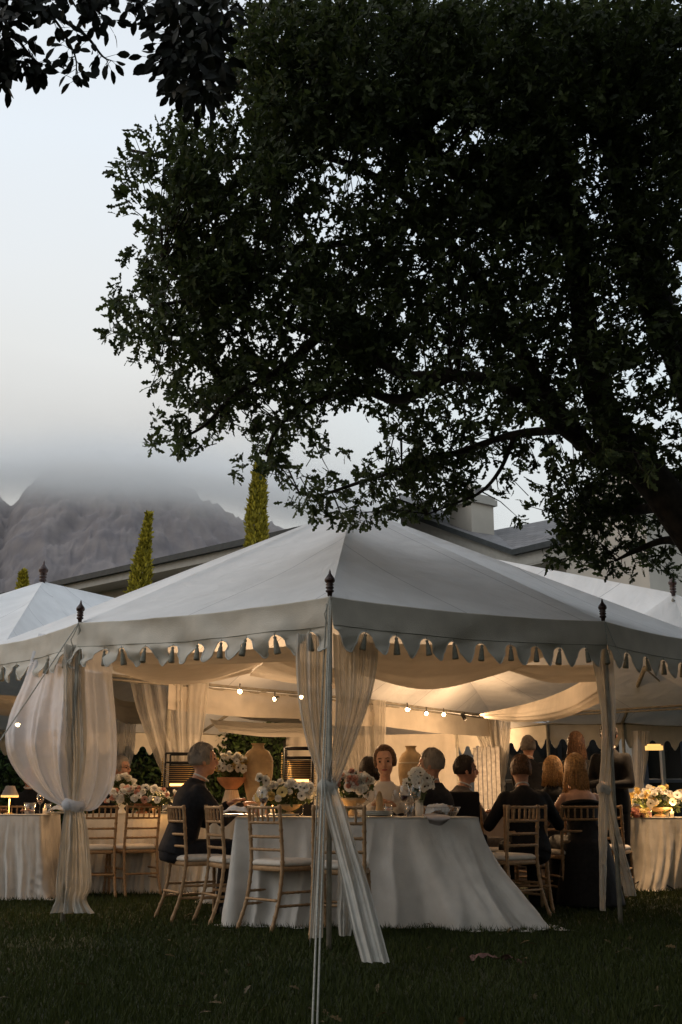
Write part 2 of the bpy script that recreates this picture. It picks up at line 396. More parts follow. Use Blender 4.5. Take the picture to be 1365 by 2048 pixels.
def cloud():
    # a bank of low cloud that sits on the mountain: one closed body, thin below and thick above
    m = bpy.data.materials.new('cloud'); m.use_nodes = True; nt = m.node_tree; nt.nodes.clear()
    o = nt.nodes.new('ShaderNodeOutputMaterial'); v = nt.nodes.new('ShaderNodeVolumeScatter')
    v.inputs['Density'].default_value = .017; v.inputs['Color'].default_value = (.99, .985, .985, 1); v.inputs['Anisotropy'].default_value = .0
    nlink(nt, v.outputs[0], o.inputs['Volume'])
    nx, nz = 90, 44; F_, B_ = np.zeros((nz, nx, 3)), np.zeros((nz, nx, 3))
    for i in range(nz):
        for j in range(nx):
            a = i / (nz - 1); b = j / (nx - 1); x = -900 + 1080 * b
            c = 330 + 9 * noise.noise(Vector((x * .009, 0, 4))) - max(0, x + 190) * .17       # height of the thickest part
            z = c - 75 + 225 * a; q = z - c; t = math.exp(-(q / 26) ** 2) if q < 0 else math.exp(-q / 24) * max(0, 1 - q / 150) ** 2; t *= min(1, a * 12)
            e = 16 * b * b * (1 - b) ** 2; e = min(1, e * 2.2)
            th = 260 * t * e * (1 + .45 * noise.fractal(Vector((x * .007, z * .010, 0)), 1, 2, 4))
            ya, yb = 1090 - th * .6, 1090 + th * .4; F_[i, j] = (x * ya / 1090, ya, z * ya / 1090); B_[i, j] = (x * yb / 1090, yb, z * yb / 1090)
    mb = MB(); mb.grid(F_[:, ::-1] if False else F_); mb.grid(B_[:, ::-1])
    n = nx * nz
    def idx(i, j): return i * nx + j
    def bid(i, j): return n + i * nx + (nx - 1 - j)
    for j in range(nx - 1):
        mb.f.append((idx(0, j), bid(0, j), bid(0, j + 1), idx(0, j + 1))); mb.f.append((idx(nz - 1, j), idx(nz - 1, j + 1), bid(nz - 1, j + 1), bid(nz - 1, j)))
    for i in range(nz - 1):
        mb.f.append((idx(i, 0), idx(i + 1, 0), bid(i + 1, 0), bid(i, 0))); mb.f.append((idx(i, nx - 1), bid(i, nx - 1), bid(i + 1, nx - 1), idx(i + 1, nx - 1)))
    mb.m = [0] * len(mb.f)
    ob('low_cloud', mb, m, kind='stuff')
cloud()

# ---------------------------------------------------------------- the house behind
def slate_mat():
    m = bpy.data.materials.new('slate'); m.use_nodes = True; nt = m.node_tree; b = nt.nodes['Principled BSDF']
    tc = nt.nodes.new('ShaderNodeTexCoord'); br = nt.nodes.new('ShaderNodeTexBrick'); nlink(nt, tc.outputs['UV'], br.inputs['Vector'])
    br.inputs['Scale'].default_value = 1; br.inputs['Brick Width'].default_value = .35; br.inputs['Row Height'].default_value = .22; br.inputs['Mortar Size'].default_value = .015
    br.inputs['Color1'].default_value = (.15, .14, .14, 1); br.inputs['Color2'].default_value = (.105, .10, .10, 1); br.inputs['Mortar'].default_value = (.06, .06, .06, 1)
    nz = nt.nodes.new('ShaderNodeTexNoise'); nz.inputs['Scale'].default_value = 1.3; nz.inputs['Detail'].default_value = 5; nlink(nt, tc.outputs['Object'], nz.inputs['Vector'])
    mx = nt.nodes.new('ShaderNodeMix'); mx.data_type = 'RGBA'; mx.blend_type = 'MULTIPLY'; mx.inputs['Factor'].default_value = .6
    nlink(nt, br.outputs['Color'], mx.inputs[6]); nlink(nt, nz.outputs['Fac'], mx.inputs[7])
    r = ramp(nt, [(0, (.5, .5, .5)), (.5, (1.3, 1.25, 1.2)), (1, (2, 2, 2))]); nlink(nt, nz.outputs['Fac'], r.inputs[0]); nlink(nt, r.outputs[0], mx.inputs[7])
    nlink(nt, mx.outputs[2], b.inputs['Base Color']); b.inputs['Roughness'].default_value = .7
    return m
M['slate'] = slate_mat()
def poly_slab(name, pts, th, m, parent, uvs=None):
    """a flat slab under the given top polygon"""
    mb = MB(); p = [np.asarray(q, float) for q in pts]; n = nrm(np.cross(p[1] - p[0], p[2] - p[0])); n = n if n[2] > 0 else -n
    k = len(p); mb.add(p + [q - n * th for q in p], [tuple(range(k)), tuple(range(k, 2 * k))[::-1]] + [(i, i + k, (i + 1) % k + k, (i + 1) % k) for i in range(k)])
    o = ob(name, mb, m, parent, smooth=False)
    me = o.data; uv = me.uv_layers.new(name='UVMap'); a = nrm(p[1] - p[0]); b = np.cross(n, a)
    for l in me.loops:
        q = np.array(me.vertices[l.vertex_index].co) - p[0]; uv.data[l.index].uv = (float(q @ a), float(q @ b))
    return o
def house():
    H = thing('house', 'long pale rendered house with grey slate hip roofs behind the marquee', 'house', (0, 32, 0))
    def loc(o): o.location = (0, -32, 0); return o
    ze = 7.0
    A = Pz(60, 1179, ze); B = Pz(490, 1084, ze); Bx = B + (B - A) * .22      # left wing eave line
    d = nrm(B - A); back = np.array([-d[1], d[0], 0]);  back = back if back[1] > 0 else -back
    # left wing wall, fascia, gutter, roof
    A0 = A - d * 14
    loc(wall('wall', A0, Bx, back * .75, ze - .28, M['render_wall'], H))
    for nm, off, z0, z1, m in (('soffit', 0, -.30, -.24, 'render_trim'), ('fascia', 0, -.24, -.02, 'render_trim'), ('gutter', -.12, -.10, .05, 'gutter')):
        mb = MB(); q = [A0 + back * off, Bx + back * off, Bx + back * (off + (.8 if nm == 'soffit' else .12)), A0 + back * (off + (.8 if nm == 'soffit' else .12))]
        mb.add([p + np.array([0, 0, z0]) for p in q] + [p + np.array([0, 0, z1]) for p in q], [(3,2,1,0),(4,5,6,7),(0,1,5,4),(1,2,6,5),(2,3,7,6),(3,0,4,7)])
        loc(ob(nm, mb, M[m], H, smooth=False))
    rise = 2.6; dep = 7.5
    loc(poly_slab('roof', [A0 + [0, 0, .04], Bx + [0, 0, .04], Bx + back * dep + [0, 0, rise], A0 + back * dep + [0, 0, rise]], .12, M['slate'], H))
    # right part: eave comes down from behind the peak, an inner valley, then a second wing
    e1 = Pz(815, 1030, 7.6); e2 = Pz(1010, 1104, 6.6); e3 = Pz(1135, 1068, 6.9)
    e1 = np.array([Py(800, 1018, 31)[0], 31, Py(800, 1018, 31)[2]]); e2 = Py(1030, 1100, 27.5); e3 = Py(1180, 1064, 25.5)
    r1 = Py(800, 985, 35); r2 = Py(985, 1061, 31.0); r3 = Py(1100, 1040, 31.0); r3b = Py(1240, 1012, 29)
    loc(poly_slab('roof', [e1, e2, r2, r1], .1, M['slate'], H))
    loc(poly_slab('roof', [e2, e3, r3b, r2], .1, M['slate'], H))
    for a, b in ((e1, e2), (e2, e3)):
        dd = nrm((b - a) * [1, 1, 0]); bk = np.array([-dd[1], dd[0], 0]); bk = bk if bk[1] > 0 else -bk
        for nm, off, z0, z1, m in (('gutter', -.10, -.14, .0, 'gutter'), ('fascia', 0.03, -.42, -.12, 'render_trim')):
            mb = MB(); q = [a + bk * off, b + bk * off, b + bk * (off + .14), a + bk * (off + .14)]
            mb.add([p + np.array([0, 0, z0]) for p in q] + [p + np.array([0, 0, z1]) for p in q], [(3,2,1,0),(4,5,6,7),(0,1,5,4),(1,2,6,5),(2,3,7,6),(3,0,4,7)])
            loc(ob(nm, mb, M[m], H, smooth=False))
        mb = MB(); q = [a + bk * .04, b + bk * .04, b + bk * .8, a + bk * .8]; mb.add([p - [0, 0, .46] for p in q] + [p - [0, 0, .40] for p in q], [(3,2,1,0),(4,5,6,7),(0,1,5,4),(1,2,6,5),(2,3,7,6),(3,0,4,7)]); loc(ob('soffit', mb, M['render_trim'], H, smooth=False))
        mb = MB(); q0, q1 = a + bk * .7, b + bk * .7
        mb.add([(*q0[:2], 0), (*q1[:2], 0), q1 - [0, 0, .3], q0 - [0, 0, .3]], [(0, 1, 2, 3)]); loc(ob('wall', mb, M['render_wall'], H, smooth=False))
    # right projecting wing walls (plain)
    w = [Py(1130, 1078, 25.9), Py(1297, 1118, 21.5), Py(1420, 1085, 24)]
    zt = 7.6
    for a, b in ((w[0], w[1]), (w[1], w[2])):
        mb = MB(); mb.add([(*a[:2], 0), (*b[:2], 0), (*b[:2], zt), (*a[:2], zt)], [(0, 1, 2, 3)]); loc(ob('wall', mb, M['render_wall'], H, smooth=False))
    # chimney
    ch = Py(945, 1078, 30.0); s = .085
    mb = MB(); zb, zt2 = ch[2] - 1.5, Py(945, 1003, 30.0)[2]
    mt = Matrix.Translation((ch[0], ch[1], 0)) @ Matrix.Rotation(R(38), 4, 'Z')
    mb.box((-.42, -.42, zb), (.42, .42, zt2), 0, mt); c = loc(ob('chimney', mb, M['render_wall'], H, smooth=False))
    mb = MB(); mb.box((-.50, -.50, zt2 - .16), (.50, .50, zt2), 0, mt); mb.box((-.46, -.46, zt2), (.46, .46, zt2 + .09), 0, mt); ob('chimney_cap', mb, M['render_trim'], c, smooth=False)
    mb = MB(); mb.lathe([(.13, 0), (.11, .3), (.14, .36), (.09, .36)], (ch[0], ch[1], zt2 + .09), 12); ob('chimney_pot', mb, M['render_trim'], c)
def wall(name, a, b, inset, h, m, parent):
    mb = MB(); p, q = a + inset, b + inset; t = nrm(inset) * .3
    v = [(*p[:2], -.1), (*q[:2], -.1), (*(q + t)[:2], -.1), (*(p + t)[:2], -.1), (*p[:2], h), (*q[:2], h), (*(q + t)[:2], h), (*(p + t)[:2], h)]
    mb.add(v, [(3,2,1,0),(4,5,6,7),(0,1,5,4),(1,2,6,5),(2,3,7,6),(3,0,4,7)]); return ob(name, mb, m, parent, smooth=False)
house()

# ---------------------------------------------------------------- cypresses and hedges
def cypress(px, ytop, Y, w, label, lean=0., tp=(5, .5)):
    top = Py(px, ytop, Y); T = thing('cypress_tree', label, 'tree', (top[0], Y, 0), group='clipped columnar cypresses')
    h = top[2]; n = int(9000 * h / 8)
    t = rng.random(n) ** .8; rr = w * np.minimum(1, (1 - t) * tp[0] + .02) ** tp[1] * (.62 + .38 * rng.random(n)); a = rng.random(n) * 2 * PI
    lump = np.array([1 + .45 * noise.noise(Vector((math.cos(q) * 2.2, math.sin(q) * 2.2, s * h * 2.0))) for q, s in zip(a, t)])
    P = np.c_[rr * lump * np.cos(a) + lean * t ** 3, rr * lump * np.sin(a), t * h]
    D = np.c_[np.cos(a) * .45, np.sin(a) * .45, np.full(n, 1.)] + rng.normal(0, .35, (n, 3))
    leaf_cloud('crown', P, D, rand_dir(n), .08 + .07 * rng.random(n), [(.15, .16), (.5, .2), (.85, .1)], M['cypress'], T)
    mb = MB(); mb.tube([(0, 0, -.1), (0, 0, h * .5), (lean * .5, 0, h * .93)], [.13, .09, .02], 8); ob('trunk', mb, M['bark'], T)
    return T
cypress(512, 928, 25.2, .23, 'tallest yellow-green columnar cypress, rising left of the marquee peak', .08)
cypress(277, 1030, 25.4, .24, 'shorter yellow-green cypress whose tip leans right, in front of the long roof', .25, (4, 1.))
cypress(48, 1146, 26.5, .36, 'cypress showing only its yellow tip above the left marquee roof', 0., (4, 1.))

def hedge(x0, x1, Y, h, label, dens=420, d=.9):
    T = thing('hedge', label, 'hedge', ((x0 + x1) / 2, Y, 0)); w = (x1 - x0) / 2
    n = int(dens * w * 2 * h)
    P = np.c_[rng.uniform(-w, w, n), -d * .5 * (1 - rng.random(n) ** 3) + .1, rng.uniform(0, 1, n) ** .9 * h]
    P[:, 1] += .18 * np.array([noise.noise(Vector((p[0] * 1.3, p[2] * 1.3, 5))) for p in P]); P[:, 2] *= 1 + .05 * np.sin(P[:, 0] * 3)
    leaf_cloud('foliage', P, rand_dir(n) + [0, -.5, .4], rand_dir(n), .09 + .07 * rng.random(n), OVAL, M['hedge'], T)['kind'] = 'stuff'
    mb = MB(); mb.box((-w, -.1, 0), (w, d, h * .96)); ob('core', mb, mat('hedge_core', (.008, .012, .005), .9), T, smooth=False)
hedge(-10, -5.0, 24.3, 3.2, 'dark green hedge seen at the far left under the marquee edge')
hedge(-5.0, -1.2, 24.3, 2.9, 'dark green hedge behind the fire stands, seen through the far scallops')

# ---------------------------------------------------------------- marquees
def finial(parent, p, s=1.0):
    prof = [(.018, -.03), (.022, 0), (.034, .006), (.034, .018), (.022, .026), (.034, .036), (.034, .046), (.024, .054), (.036, .064), (.026, .074), (.040, .088), (.044, .104), (.038, .122), (.022, .142), (.012, .158), (.008, .178), (.0005, .196)]
    mb = MB(); mb.lathe([(r * s, z * s) for r, z in prof], p, 14)
    return ob('finial', mb, M['finial'], parent)
def canvas_roof_mat():
    m = M['canvas'].copy(); m.name = 'roof_canvas'; nt = m.node_tree; b = nt.nodes['Principled BSDF']
    # sewn seams: thin lines of doubled cloth running down each panel (uv.x in metres)
    uv = nt.nodes.new('ShaderNodeUVMap'); sp = nt.nodes.new('ShaderNodeSeparateXYZ'); nlink(nt, uv.outputs[0], sp.inputs[0])
    mo = nt.nodes.new('ShaderNodeMath'); mo.operation = 'PINGPONG'; mo.inputs[1].default_value = .62; nlink(nt, sp.outputs['X'], mo.inputs[0])
    lt = nt.nodes.new('ShaderNodeMath'); lt.operation = 'LESS_THAN'; lt.inputs[1].default_value = .006; nlink(nt, mo.outputs[0], lt.inputs[0])
    mx = nt.nodes.new('ShaderNodeMix'); mx.data_type = 'RGBA'; mx.blend_type = 'MULTIPLY'; mx.inputs[7].default_value = (.5, .5, .52, 1)
    fm = nt.nodes.new('ShaderNodeMath'); fm.operation = 'MULTIPLY'; fm.inputs[1].default_value = .8; nlink(nt, lt.outputs[0], fm.inputs[0]); nlink(nt, fm.outputs[0], mx.inputs['Factor'])
    n3 = nt.nodes.new('ShaderNodeTexNoise'); n3.inputs['Scale'].default_value = 2.2; n3.inputs['Detail'].default_value = 5; n3.inputs['Distortion'].default_value = 1.2
    tc3 = nt.nodes.new('ShaderNodeTexCoord'); nlink(nt, tc3.outputs['Object'], n3.inputs['Vector'])
    bp3 = nt.nodes.new('ShaderNodeBump'); bp3.inputs['Strength'].default_value = .55; bp3.inputs['Distance'].default_value = .05; nlink(nt, n3.outputs['Fac'], bp3.inputs['Height'])
    old = b.inputs['Normal'].links[0].from_socket; nlink(nt, old, bp3.inputs['Normal']); nlink(nt, bp3.outputs[0], b.inputs['Normal'])
    src = b.inputs['Base Color'].links[0].from_socket; nlink(nt, src, mx.inputs[6]); nlink(nt, mx.outputs[2], b.inputs['Base Color'])
    return m
M['roof'] = canvas_roof_mat()
def roof_panel(T, apex, a, b, org, sag=.05, nu=22, nv=18, rag=.02):
    G = np.zeros((nv, nu, 3)); u = np.linspace(0, 1, nu)
    n = nrm(np.cross(a - apex, b - apex)); n = n if n[2] > 0 else -n
    L = np.linalg.norm(b - a)
    for i in range(nv):
        t = i / (nv - 1)
        for j in range(nu):
            p = apex + (a - apex) * t * (1 - u[j]) + (b - apex) * t * u[j]
            w4 = 4 * u[j] * (1 - u[j]); s = sag * (math.sin(PI * t) * .8 + .6 * t) * w4 ** .7
            s += .022 * noise.noise(Vector((p[0] * 1.1, p[1] * 1.1, 2))) * math.sin(PI * t) * min(1, w4 * 2)
            G[i, j] = p - n * s
    G0 = G - np.asarray(org)
    mb = MB(); mb.grid(G0[:, ::-1] if np.cross(G[1, 0] - G[0, 0], G[1, 1] - G[1, 0])[2] < 0 else G0)
    o = ob('roof_panel', mb, M['roof'], T)
    uv = o.data.uv_layers.new(name='UVMap'); e = nrm(b - a)
    co = [np.array(v.co) + org for v in o.data.vertices]
    for l in o.data.loops: uv.data[l.index].uv = (float((co[l.vertex_index] - a) @ e), 0)
    return G
def valance(T, a, b, org, nper, out, band=.215, arch=.15, seed=0, tassels=True, wr=.018, droop=0., first=0.):
    """scalloped edge: band of cloth with pointed tongues and round keyhole arches; a tassel in each arch"""
    L = np.linalg.norm(b - a); K = 26; nu = nper * K + 1; u = np.linspace(0, 1, nu)
    def depth(s):
        s = abs(s)
        if s < .25: return arch * .52 * (1 - math.sqrt(max(0, 1 - (s / .252) ** 2)))
        if s < .285: return arch * .52 + (s - .25) / .035 * arch * .05
        if s < .32: return arch * (.57 + .09 * (s - .285) / .035)
        q = (s - .32) / .18; return arch * (.66 + .34 * math.sin(q * PI / 2) ** 1.1)
    rows = []; vs = [0, .04, .3, .6, .9, 1.0]
    sagf = lambda w: .03 * 4 * w * (1 - w)
    low = np.array([band + depth((w * nper + .5 + first) % 1 - .5) for w in u])
    nlow = 5; G = np.zeros((len(vs) + nlow, nu, 3)); e = nrm(b - a); outv = np.asarray(out, float)
    for j, w in enumerate(u):
        base = a + (b - a) * w - np.array([0, 0, sagf(w)])
        for i in range(len(vs) + nlow):
            z = band * vs[i] if i < len(vs) else band + (low[j] - band) * (i - len(vs) + 1) / nlow
            p = base - np.array([0, 0, z])
            k = z / (band + arch)
            nn = noise.fractal(Vector((w * L * 1.6 + z * 2.2 + seed * 9, z * 5.0, seed)), .8, 2, 3)
            n3 = noise.noise(Vector((w * L * 3.8 + seed, z * 2., 1)))
            p = p + outv * (.012 + .035 * k + nn * wr * (.4 + k) + n3 * .034 * k * k)
            G[i, j] = p
    G0 = G - np.asarray(org)
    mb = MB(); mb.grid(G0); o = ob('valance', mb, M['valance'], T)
    so = o.modifiers.new('thick', 'SOLIDIFY'); so.thickness = .003; so.offset = 0
    mb = MB(); edge = [tuple(p) for p in (G0[-1] + outv * .003)]
    mb.tube(edge, .0045, 4, cap=False); ob('trim', mb, M['trim'], o)
    # seam line where the band is stitched
    mb = MB(); mb.tube([tuple(p) for p in (G0[4] * .5 + G0[4] * .5 + outv * .004)][::3], .0022, 4, cap=False); ob('stitching', mb, M['tassel'], o)
    if tassels:
        for q in range(nper):
            w = (q + .5 * 0 + (0 if first == 0 else 1 - first)) / nper
            w = (q + (1 - first) % 1) / nper
            if w <= .01: 
                continue
            j = min(nu - 1, int(round(w * (nu - 1)))); p = G0[-1, j] + outv * .012
            t = ob('tassel', tassel_mesh, M['tassel'], T); t.location = tuple(map(float, p)); t.rotation_euler = (rng.normal(0, .12), rng.normal(0, .12), rng.random() * 6)
            s = .95 + .15 * rng.random(); t.scale = (s, s, s)
    return G
mb = MB(); mb.lathe([(.002, .01), (.002, -.012), (.009, -.016), (.012, -.024), (.008, -.033), (.010, -.037), (.013, -.045), (.016, -.062), (.020, -.095), (.023, -.122), (.021, -.128), (.001, -.126)], (0, 0, 0), 12)
tassel_mesh = mb.mesh('tassel')
Nc = Pz(660, 1194, 2.22); Lc = Pz(160, 1246, 2.30); Rc = Pz(1207, 1243, 2.30)
L1 = Pz(-10, 1290, 2.32); L1 = Lc + (L1 - Lc) * 1.05; R1 = Pz(1365, 1272, 2.32); R1 = Rc + (R1 - Rc) * 1.6
Q0 = Pz(205, 1345, 2.32); Q1 = Pz(340, 1358, 2.32); Q2 = Pz(600, 1383, 2.32); Q3 = Pz(745, 1399, 2.32); Q4 = Pz(985, 1430, 2.32); Q5 = Pz(1420, 1405, 2.32)
apex = Py(706, 1012, 11.6)
def post(T, org, p, z=None, r=.018, name='pole'):
    mb = MB(); z = z or p[2]
    mb.tube([(p[0] - org[0], p[1] - org[1], -.05), (p[0] - org[0], p[1] - org[1], z - .01)], r, 10); return ob(name, mb, M['pole'], T)
def beam(T, org, a, b, r=.022, name='beam', sag=0.):
    mb = MB(); pts = [a + (b - a) * t - np.array([0, 0, sag * 4 * t * (1 - t)]) - org for t in np.linspace(0, 1, 9)]; mb.tube(pts, r, 8); return ob(name, mb, M['beam'], T)
def main_tent():
    org = np.array([apex[0], apex[1], 0.]); T = thing('marquee', 'large off-white scalloped marquee at the front, its peak under the oak branch', 'marquee', org)
    ring = [Nc, Rc, R1, Q5, Q4, Q3, Q2, Q1, Q0, L1, Lc]
    for i in range(len(ring)):
        a, b = ring[i], ring[(i + 1) % len(ring)]
        roof_panel(T, apex, a, b, org, sag=.05 if i in (0, 1, 9, 10) else .03)
    # hip ropes sewn under the cloth make the crisp hips
    for p in (Nc, Lc, Rc):
        beam(T, org, apex - [0, 0, .05], p - [0, 0, .03], .018, 'rafter', .05)
    def outw(a, b):
        e = nrm(b - a); o = np.array([e[1], -e[0], 0]); return o if np.dot(o, (a + b) / 2 - org) > 0 else -o
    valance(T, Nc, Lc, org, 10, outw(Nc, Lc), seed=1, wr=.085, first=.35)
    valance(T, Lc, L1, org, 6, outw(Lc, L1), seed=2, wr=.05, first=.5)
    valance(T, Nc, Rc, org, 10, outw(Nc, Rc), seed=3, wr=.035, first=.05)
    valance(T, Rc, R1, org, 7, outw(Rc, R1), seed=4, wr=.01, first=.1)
    for p in (Nc, Lc, Rc, L1, R1): post(T, org, p)
    for p in (Q1, Q3, Q4): post(T, org, p, r=.03)
    for a, b in ((Q0, Q2), (Q2, Q3), (Q3, Q4), (Q4, Q5)):
        beam(T, org, a - [0, 0, .02], b - [0, 0, .02], .022); beam(T, org, a - [0, 0.03, .07], b - [0, .03, .07], .014)
    for p in (Nc, Lc, Rc): finial(T, (p - org) + [0, 0, .03], .82)
    # canvas lining strips that hang from the inner beams
    for a, b, d in ((Q1, Q2, .36), (Q2, Q3, .38), (Q3, Q4, .36)):
        G = net([[a - [0, .04, .05], (a + b) / 2 - [0, .04, .07], b - [0, .04, .05]], [a - [0, .06, d], (a + b) / 2 - [0, .10, d + .03], b - [0, .06, d]]], 8, 40)
        G = wrinkle(G, .05, 2.2, 5); mb = MB(); mb.grid(G - org); ob('lining_strip', mb, M['lining'], T)
    return T
main_tent()
def side_tent(ap, ring, label, closed=True, panels=None, fin=True):
    org = np.array([ap[0], ap[1], 0.]); T = thing('marquee', label, 'marquee', org)
    n = len(ring)
    for i in (panels if panels is not None else range(n)):
        roof_panel(T, ap, ring[i], ring[(i + 1) % n], org, .05)
    for p in ring[1:-1]:
        if p[2] < 2.6: post(T, org, p, r=.03)
    if fin: finial(T, (ap - org) + [0, 0, .0], 1.5)
    return T, org
# left marquee
apL = Py(86, 1163, 15.0)
rl = [L1 + np.array([.0, .3, 0]), Py(-420, 1345, 11.8), Py(-700, 1400, 17.), Pz(-260, 1450, 2.3), Pz(228, 1462, 2.3), Py(345, 1222, 18.0), Q0 + [0, .1, 0]]
TL, oL = side_tent(apL, rl, 'bright white marquee roof at the left edge with a brown finial on its peak')
apB = Py(640, 1075, 21.5)
E = [Pz(228, 1462, 2.3), Pz(400, 1466, 2.3), Pz(545, 1473, 2.3), Pz(785, 1486, 2.3), Pz(915, 1466, 2.3), Pz(1095, 1446, 2.3), Pz(1245, 1446, 2.3), Pz(1420, 1452, 2.3)]
rb = [Q0 + [0, .1, 0]] + E[:6] + [Q4 + [.1, .1, 0], Q3 + [0, .1, 0], Q2 + [0, .1, 0]]
apB[2] = 3.7
TB, oB = side_tent(apB, rb, 'rear marquee whose lit ceiling shows behind the spotlights', fin=False)
apR = Py(1347, 1186, 17.0)
rr_ = [Q4 + [.1, .1, 0], Py(985, 1117, 21.0), E[5], E[6], E[7], Pz(1900, 1440, 2.3), Pz(1800, 1390, 2.3), Q5 + [.05, .05, 0]]
TR, oR = side_tent(apR, rr_, 'right-hand marquee with a dark finial, next to the house wall')
for a, b, T, org, n in ((E[0], E[1], TB, oB, 6), (E[1], E[2], TB, oB, 5), (E[2], E[3], TB, oB, 9), (E[3], E[4], TB, oB, 6), (E[4], E[5], TB, oB, 8), (E[5], E[6], TR, oR, 5), (E[6], E[7], TR, oR, 6)):
    beam(T, org, a, b, .03); valance(T, a, b, org, n, np.array([0, 1., 0]), band=.26, arch=.17, seed=n, tassels=False)
beam(TR, oR, E[6], apR - [0, 0, .1], .03, 'rafter'); beam(TR, oR, E[6] - [0, 0, .0], Py(1290, 1336, 15.), .03, 'strut')
beam(TR, oR, Py(1290, 1336, 15.), E[7], .012, 'brace')
beam(TB, oB, E[1], apB - [0, 0, .1], .035, 'rafter'); beam(TB, oB, Q4 + [0, .2, 0], apB - [0, 0, .1], .03, 'rafter')
valance(TL, rl[0], rl[1], oL, 9, np.array([0, -1., 0]), seed=11)
beam(TL, oL, Pz(-260, 1450, 2.3), Pz(228, 1462, 2.3), .03)
valance(TL, Pz(-260, 1450, 2.3), Pz(228, 1462, 2.3), oL, 12, np.array([0, 1., 0]), band=.26, arch=.22, seed=12, tassels=False)

# canvas side walls and planks at the back
def side_wall(a, b, z0, z1, label, m='lining', seed=0, name='canvas_wall'):
    d = [0, .12, 0]
    G = net([[np.array([*p[:2], z1]) + d for p in (a, (a + b) / 2, b)], [np.array([*p[:2], z0]) + d for p in (a, (a + b) / 2, b)]], 14, 60)
    G = fold(G, .05, 6, seed); mb = MB(); mb.grid(G); tag(ob(name, mb, M[m]), label, 'side wall')
side_wall(E[2] + [.3, 0, 0], E[4], 0, 2.3, 'pale canvas side wall behind the smiling woman, left of the bright tied drape')

# ceiling drapes (voile swags)
def drape(rows, label, amp=.03, freq=5, m='lining', seed=0, name='ceiling_drape', nv=24, nu=60, axis=(0, 0, 1)):
    G = net(rows, nv, nu); G = fold(G.transpose(1, 0, 2), amp * .45, freq * .7, seed, axis).transpose(1, 0, 2); G = wrinkle(G, .010, 3, seed)
    mb = MB(); mb.grid(G); return tag(ob(name, mb, M[m]), label, 'drape', 'voile swags under the marquee ceiling')
drape([[Py(690, 1285, 7.9), Py(840, 1290, 8.2), Py(980, 1293, 8.5), Py(1100, 1290, 8.8)],
       [Py(700, 1320, 8.2), Py(840, 1335, 8.7), Py(990, 1325, 9.0), Py(1095, 1305, 9.2)],
       [Py(705, 1345, 8.8), Py(850, 1378, 9.3), Py(985, 1352, 9.6), Py(1100, 1308, 9.7)]], 'brown shadowed voile swag just behind the right front scallops', .02, 4, seed=3)
drape([[Py(1020, 1330, 9.6), Py(1100, 1330, 9.6), Py(1190, 1330, 9.6)], [Py(1015, 1340, 9.9), Py(1100, 1364, 10), Py(1195, 1362, 10)]],
      'short dim voile swag right of centre behind the scallops', .01, 3, seed=4)
drape([[Py(215, 1300, 8.9), Py(330, 1305, 8.8), Py(460, 1300, 8.4), Py(600, 1290, 8.1)],
       [Py(225, 1322, 9.1), Py(330, 1330, 9.1), Py(460, 1328, 8.8), Py(600, 1322, 8.5)]], 'narrow brown voile swag behind the left front scallops', .012, 3, seed=5)
drape([[Py(225, 1326, 9.3), Py(330, 1332, 9.5), Py(430, 1318, 9.8), Py(525, 1304, 10.2)],
       [Py(225, 1332, 9.8), Py(320, 1350, 10.2), Py(420, 1352, 10.6), Py(530, 1318, 11.0)],
       [Py(228, 1340, 10.6), Py(310, 1362, 11.2), Py(400, 1366, 11.6), Py(500, 1345, 11.8)]], 'cream lit voile swag at left, above the tied inner drape', .03, 5, seed=6)
drape([[Py(525, 1304, 9.2), Py(600, 1322, 9.0), Py(680, 1338, 8.8)], [Py(530, 1320, 10), Py(600, 1348, 10), Py(680, 1362, 9.8)], [Py(500, 1350, 11.8), Py(590, 1366, 12), Py(690, 1380, 12)]],
      'cream lit voile swag rising left of the front pole', .02, 4, seed=7)
drape([[Py(960, 1428, 17.2), Py(1060, 1405, 15.), Py(1130, 1380, 13.), Py(1215, 1330, 10.5)],
       [Py(962, 1432, 17.2), Py(1050, 1432, 15.), Py(1130, 1418, 13.), Py(1215, 1370, 10.5)],
       [Py(975, 1436, 17.2), Py(1040, 1443, 15.5), Py(1120, 1436, 14.), Py(1212, 1400, 11.5)]], 'brightly lit voile swag that runs up right from the bright tied drape', .04, 3, seed=8)
drape([[Py(405, 1388, 14.5), Py(500, 1402, 15), Py(620, 1418, 15.4)], [Py(405, 1400, 15), Py(500, 1424, 15.5), Py(620, 1434, 15.8)], [Py(410, 1412, 15.4), Py(500, 1440, 16), Py(625, 1448, 16.4)]],
      'pinkish grey voile swag hanging below the left spotlights', .04, 4, seed=9)
drape([[Py(420, 1440, 18), Py(520, 1448, 18), Py(620, 1446, 18)], [Py(440, 1464, 19), Py(530, 1474, 19), Py(625, 1474, 19)]], 'pale voile swag low over the clay urn', .04, 4, seed=10)
drape([[Py(225, 1390, 15), Py(245, 1400, 15), Py(275, 1404, 15)], [Py(225, 1430, 16), Py(250, 1446, 16), Py(285, 1448, 16)]], 'pale voile swag between the two left drapes', .03, 3, seed=11)
drape([[Py(-40, 1385, 12), Py(20, 1392, 12), Py(60, 1392, 12)], [Py(-40, 1425, 13), Py(20, 1432, 13), Py(60, 1436, 13)]], 'pale voile swag at the left edge behind the blown curtain', .03, 3, seed=12)

